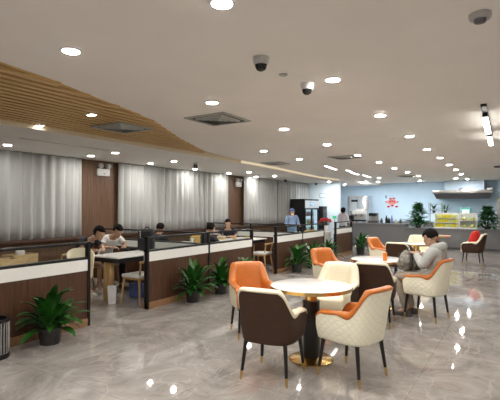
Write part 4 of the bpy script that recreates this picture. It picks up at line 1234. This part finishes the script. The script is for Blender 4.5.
MB().box((-.24, -.2, .05), (.24, .22, .12), .01).build('drip_base', M['black'], t)
MB().box((-.24, .02, .12), (.24, .22, .42), .01).build('machine_body', M['white'], t)
MB().box((-.25, -.18, .34), (.25, .22, .50), .02).build('head', M['white'], t)
for s in (-.12, .12):
    g_ = MB().lathe([(.035, .27), (.04, .34)], 14, (s, -.1, 0)).build('brew_group', M['chrome'], t)
    MB().tube([(s, -.11, .28), (s, -.25, .27)], .014, 8).build('handle', M['black'], g_)
for sx in (-.2, .2):
    for sy in (-.15, .17): MB().lathe([(.02, 0), (.025, .05)], 10, (sx, sy, 0)).build('foot', M['chrome'], t)
mb = MB()
for k in range(5): mb.lathe([(.03, .5), (.038, .57)], 12, (-.16+.08*k, .05, 0))
mb.build('cup_row', M['white'], t)
x = on_counter(351.6)
t = thing('coffee_grinder', 'black coffee grinder on the counter beside the woman in lilac', 'coffee grinder', (x, YC+.3, ZL))
MB().box((-.08, -.1, 0), (.08, .1, .30), .015).build('grinder_body', M['black'], t); MB().lathe([(.05, .30), (.09, .42), (.09, .44)], 18).build('hopper', M['grey_pl'], t); MB().lathe([(.092, .44), (.09, .46)], 18).build('lid', M['black'], t); MB().box((-.04, -.16, .12), (.04, -.1, .15)).build('fork', M['chrome'], t)
x = on_counter(373.5)
t = thing('juice_dispenser', 'grey and black drinks machine in the middle of the coffee counter', 'drinks machine', (x, YC+.3, ZL))
MB().box((-.20, -.16, 0), (.20, .18, .10), .01).build('drip_base', M['darksteel'], t); MB().box((-.19, .0, .10), (.19, .18, .30), .01).build('machine_body', M['grey_pl'], t); MB().box((-.16, -.14, .28), (.16, .16, .40), .02).build('head', M['black'], t)
for s in (-.08, .08): MB().tube([(s, -.1, .22), (s, -.1, .28)], .015, 8).build('spout', M['chrome'], t)
for i, (px, h, m, l) in enumerate(((381.5, .20, 'darksteel', 'dark steel flask on the coffee counter beside the drinks machine'), (386.5, .30, 'black', 'tall black bottle on the coffee counter'), (389, .22, 'black', 'short black bottle between two taller bottles on the counter'), (391.8, .30, 'slateblue', 'tall slate blue bottle on the coffee counter'), (396, .16, 'grey_pl', 'short grey canister on the coffee counter'), (400.5, .18, 'darksteel', 'dark steel canister on the counter closest to the bushy plant'))):
    t = thing('bottle', l, 'bottle', (on_counter(px), YC+.3, ZL), 0, 'bottles and canisters on the coffee counter')
    MB().lathe([(.045, 0), (.05, .01), (.05, h*.62), (.022, h*.78), (.02, h*.92)], 16).build('bottle_body', M[m], t); MB().lathe([(.024, h*.92), (.024, h)], 12).build('cap', M['black'], t)
# cabinet at the right end behind the counter
p = ony(497, 210, 18.6)
t = thing('steel_cabinet', 'grey steel cabinet at the picture edge beyond the bushy plant', 'cabinet', (p.x, 18.6, 0))
MB().box((0, 0, 0), (.9, .5, 1.78), .01).build('cabinet_body', M['grey_pl'], t)
for i in range(2):
    d_ = MB().box((.02+i*.44, -.02, .08), (.44+i*.44, 0, 1.74), .004).build('door', M['grey_pl'], t)
    MB().tube([(.40+i*.10, -.04, .85), (.40+i*.10, -.04, 1.05)], .01, 8).build('handle', M['chrome'], d_)
t = thing('carton', 'yellow carton on top of the grey steel cabinet', 'box', (p.x+.2, 18.85, 1.781))
MB().box((-.15, -.12, 0), (.15, .12, .10), .004).build('carton_body', M['yellow'], t); MB().box((-.152, -.02, .1), (.152, .02, .103)).build('tape', M['yellow2'], t)
# abstract red emblem on the blue wall
c = ony(391.8, 201.5, YB); s = ony(392.8, 201.5, YB).x-c.x       # one picture column at the wall
t = thing('wall_emblem', 'red and pink cut-out emblem on the pale blue wall', 'wall emblem', (c.x, YB, c.z))
def slab(poly, m, name, th=.03):
    mb = MB(); y0, y1 = -th, 0
    A = [mb.bm.verts.new((x*s, y0, z*s)) for x, z in poly]; B = [mb.bm.verts.new((x*s, y1, z*s)) for x, z in poly]
    mb.bm.faces.new(A); mb.bm.faces.new(B[::-1])
    for i in range(len(poly)): mb.bm.faces.new((A[i], B[i], B[(i+1) % len(poly)], A[(i+1) % len(poly)]))
    return mb.build(name, M[m], t)
ell = lambda cx, cz, a, b, n=18: [(cx+a*math.cos(2*PI*k/n), cz+b*math.sin(2*PI*k/n)) for k in range(n)]
slab(ell(.2, -.6, 4.6, 3.0), 'pink', 'centre_plate')
slab([(-4, .6), (-7.2, .4), (-6.4, -.6), (-5.6, -1.8), (-4, -1.6)], 'pink', 'side_wing', .028); slab([(4, -1.6), (5.8, -1.8), (6.6, -.6), (7.4, .2), (4.2, .6)], 'pink', 'side_wing', .028)
for (x, z, a, b) in ((-3.2, -5.2, 1.5, 1.0), (.6, -4.2, 1.5, 1.0), (4.9, -5.2, 1.5, 1.0)): slab(ell(x, z, a, b), 'deepred', 'dot', .036)
for (x, z, a, b) in ((-1.5, -.2, .8, 1.2), (.6, .2, .8, 1.2), (2.6, -.2, .8, 1.2), (2.2, 3.2, 1.4, .8), (-1.2, 2.9, 1.2, .9)): slab(ell(x, z, a, b), 'deepred', 'accent', .04)
slab([(-6.3, 3.2), (-5.2, 3.2), (-5.0, 6.2), (-5.8, 6.6), (-6.4, 5.8)], 'slateblue', 'spike')
slab([(-6.8, -.4), (-6.0, .4), (-5.2, -.3), (-6, -1.0)], 'slateblue', 'side_accent', .04); slab([(5.4, -.4), (6.2, .4), (7.0, -.3), (6.2, -1.0)], 'slateblue', 'side_accent', .04)

# ------------------------------------------------------------------ world + view
w = bpy.data.worlds.new('world'); SC.world = w; w.use_nodes = True
w.node_tree.nodes['Background'].inputs['Color'].default_value = (.9, .9, 1, 1); w.node_tree.nodes['Background'].inputs['Strength'].default_value = .1
vs = SC.view_settings; vs.view_transform = 'Standard'; vs.look = 'None'; vs.gamma = 1; vs.use_curve_mapping = False
vs.exposure = 0.0
SC.cycles.use_denoising = True
SC.cycles.max_bounces = 8; SC.cycles.diffuse_bounces = 4; SC.cycles.transparent_max_bounces = 16
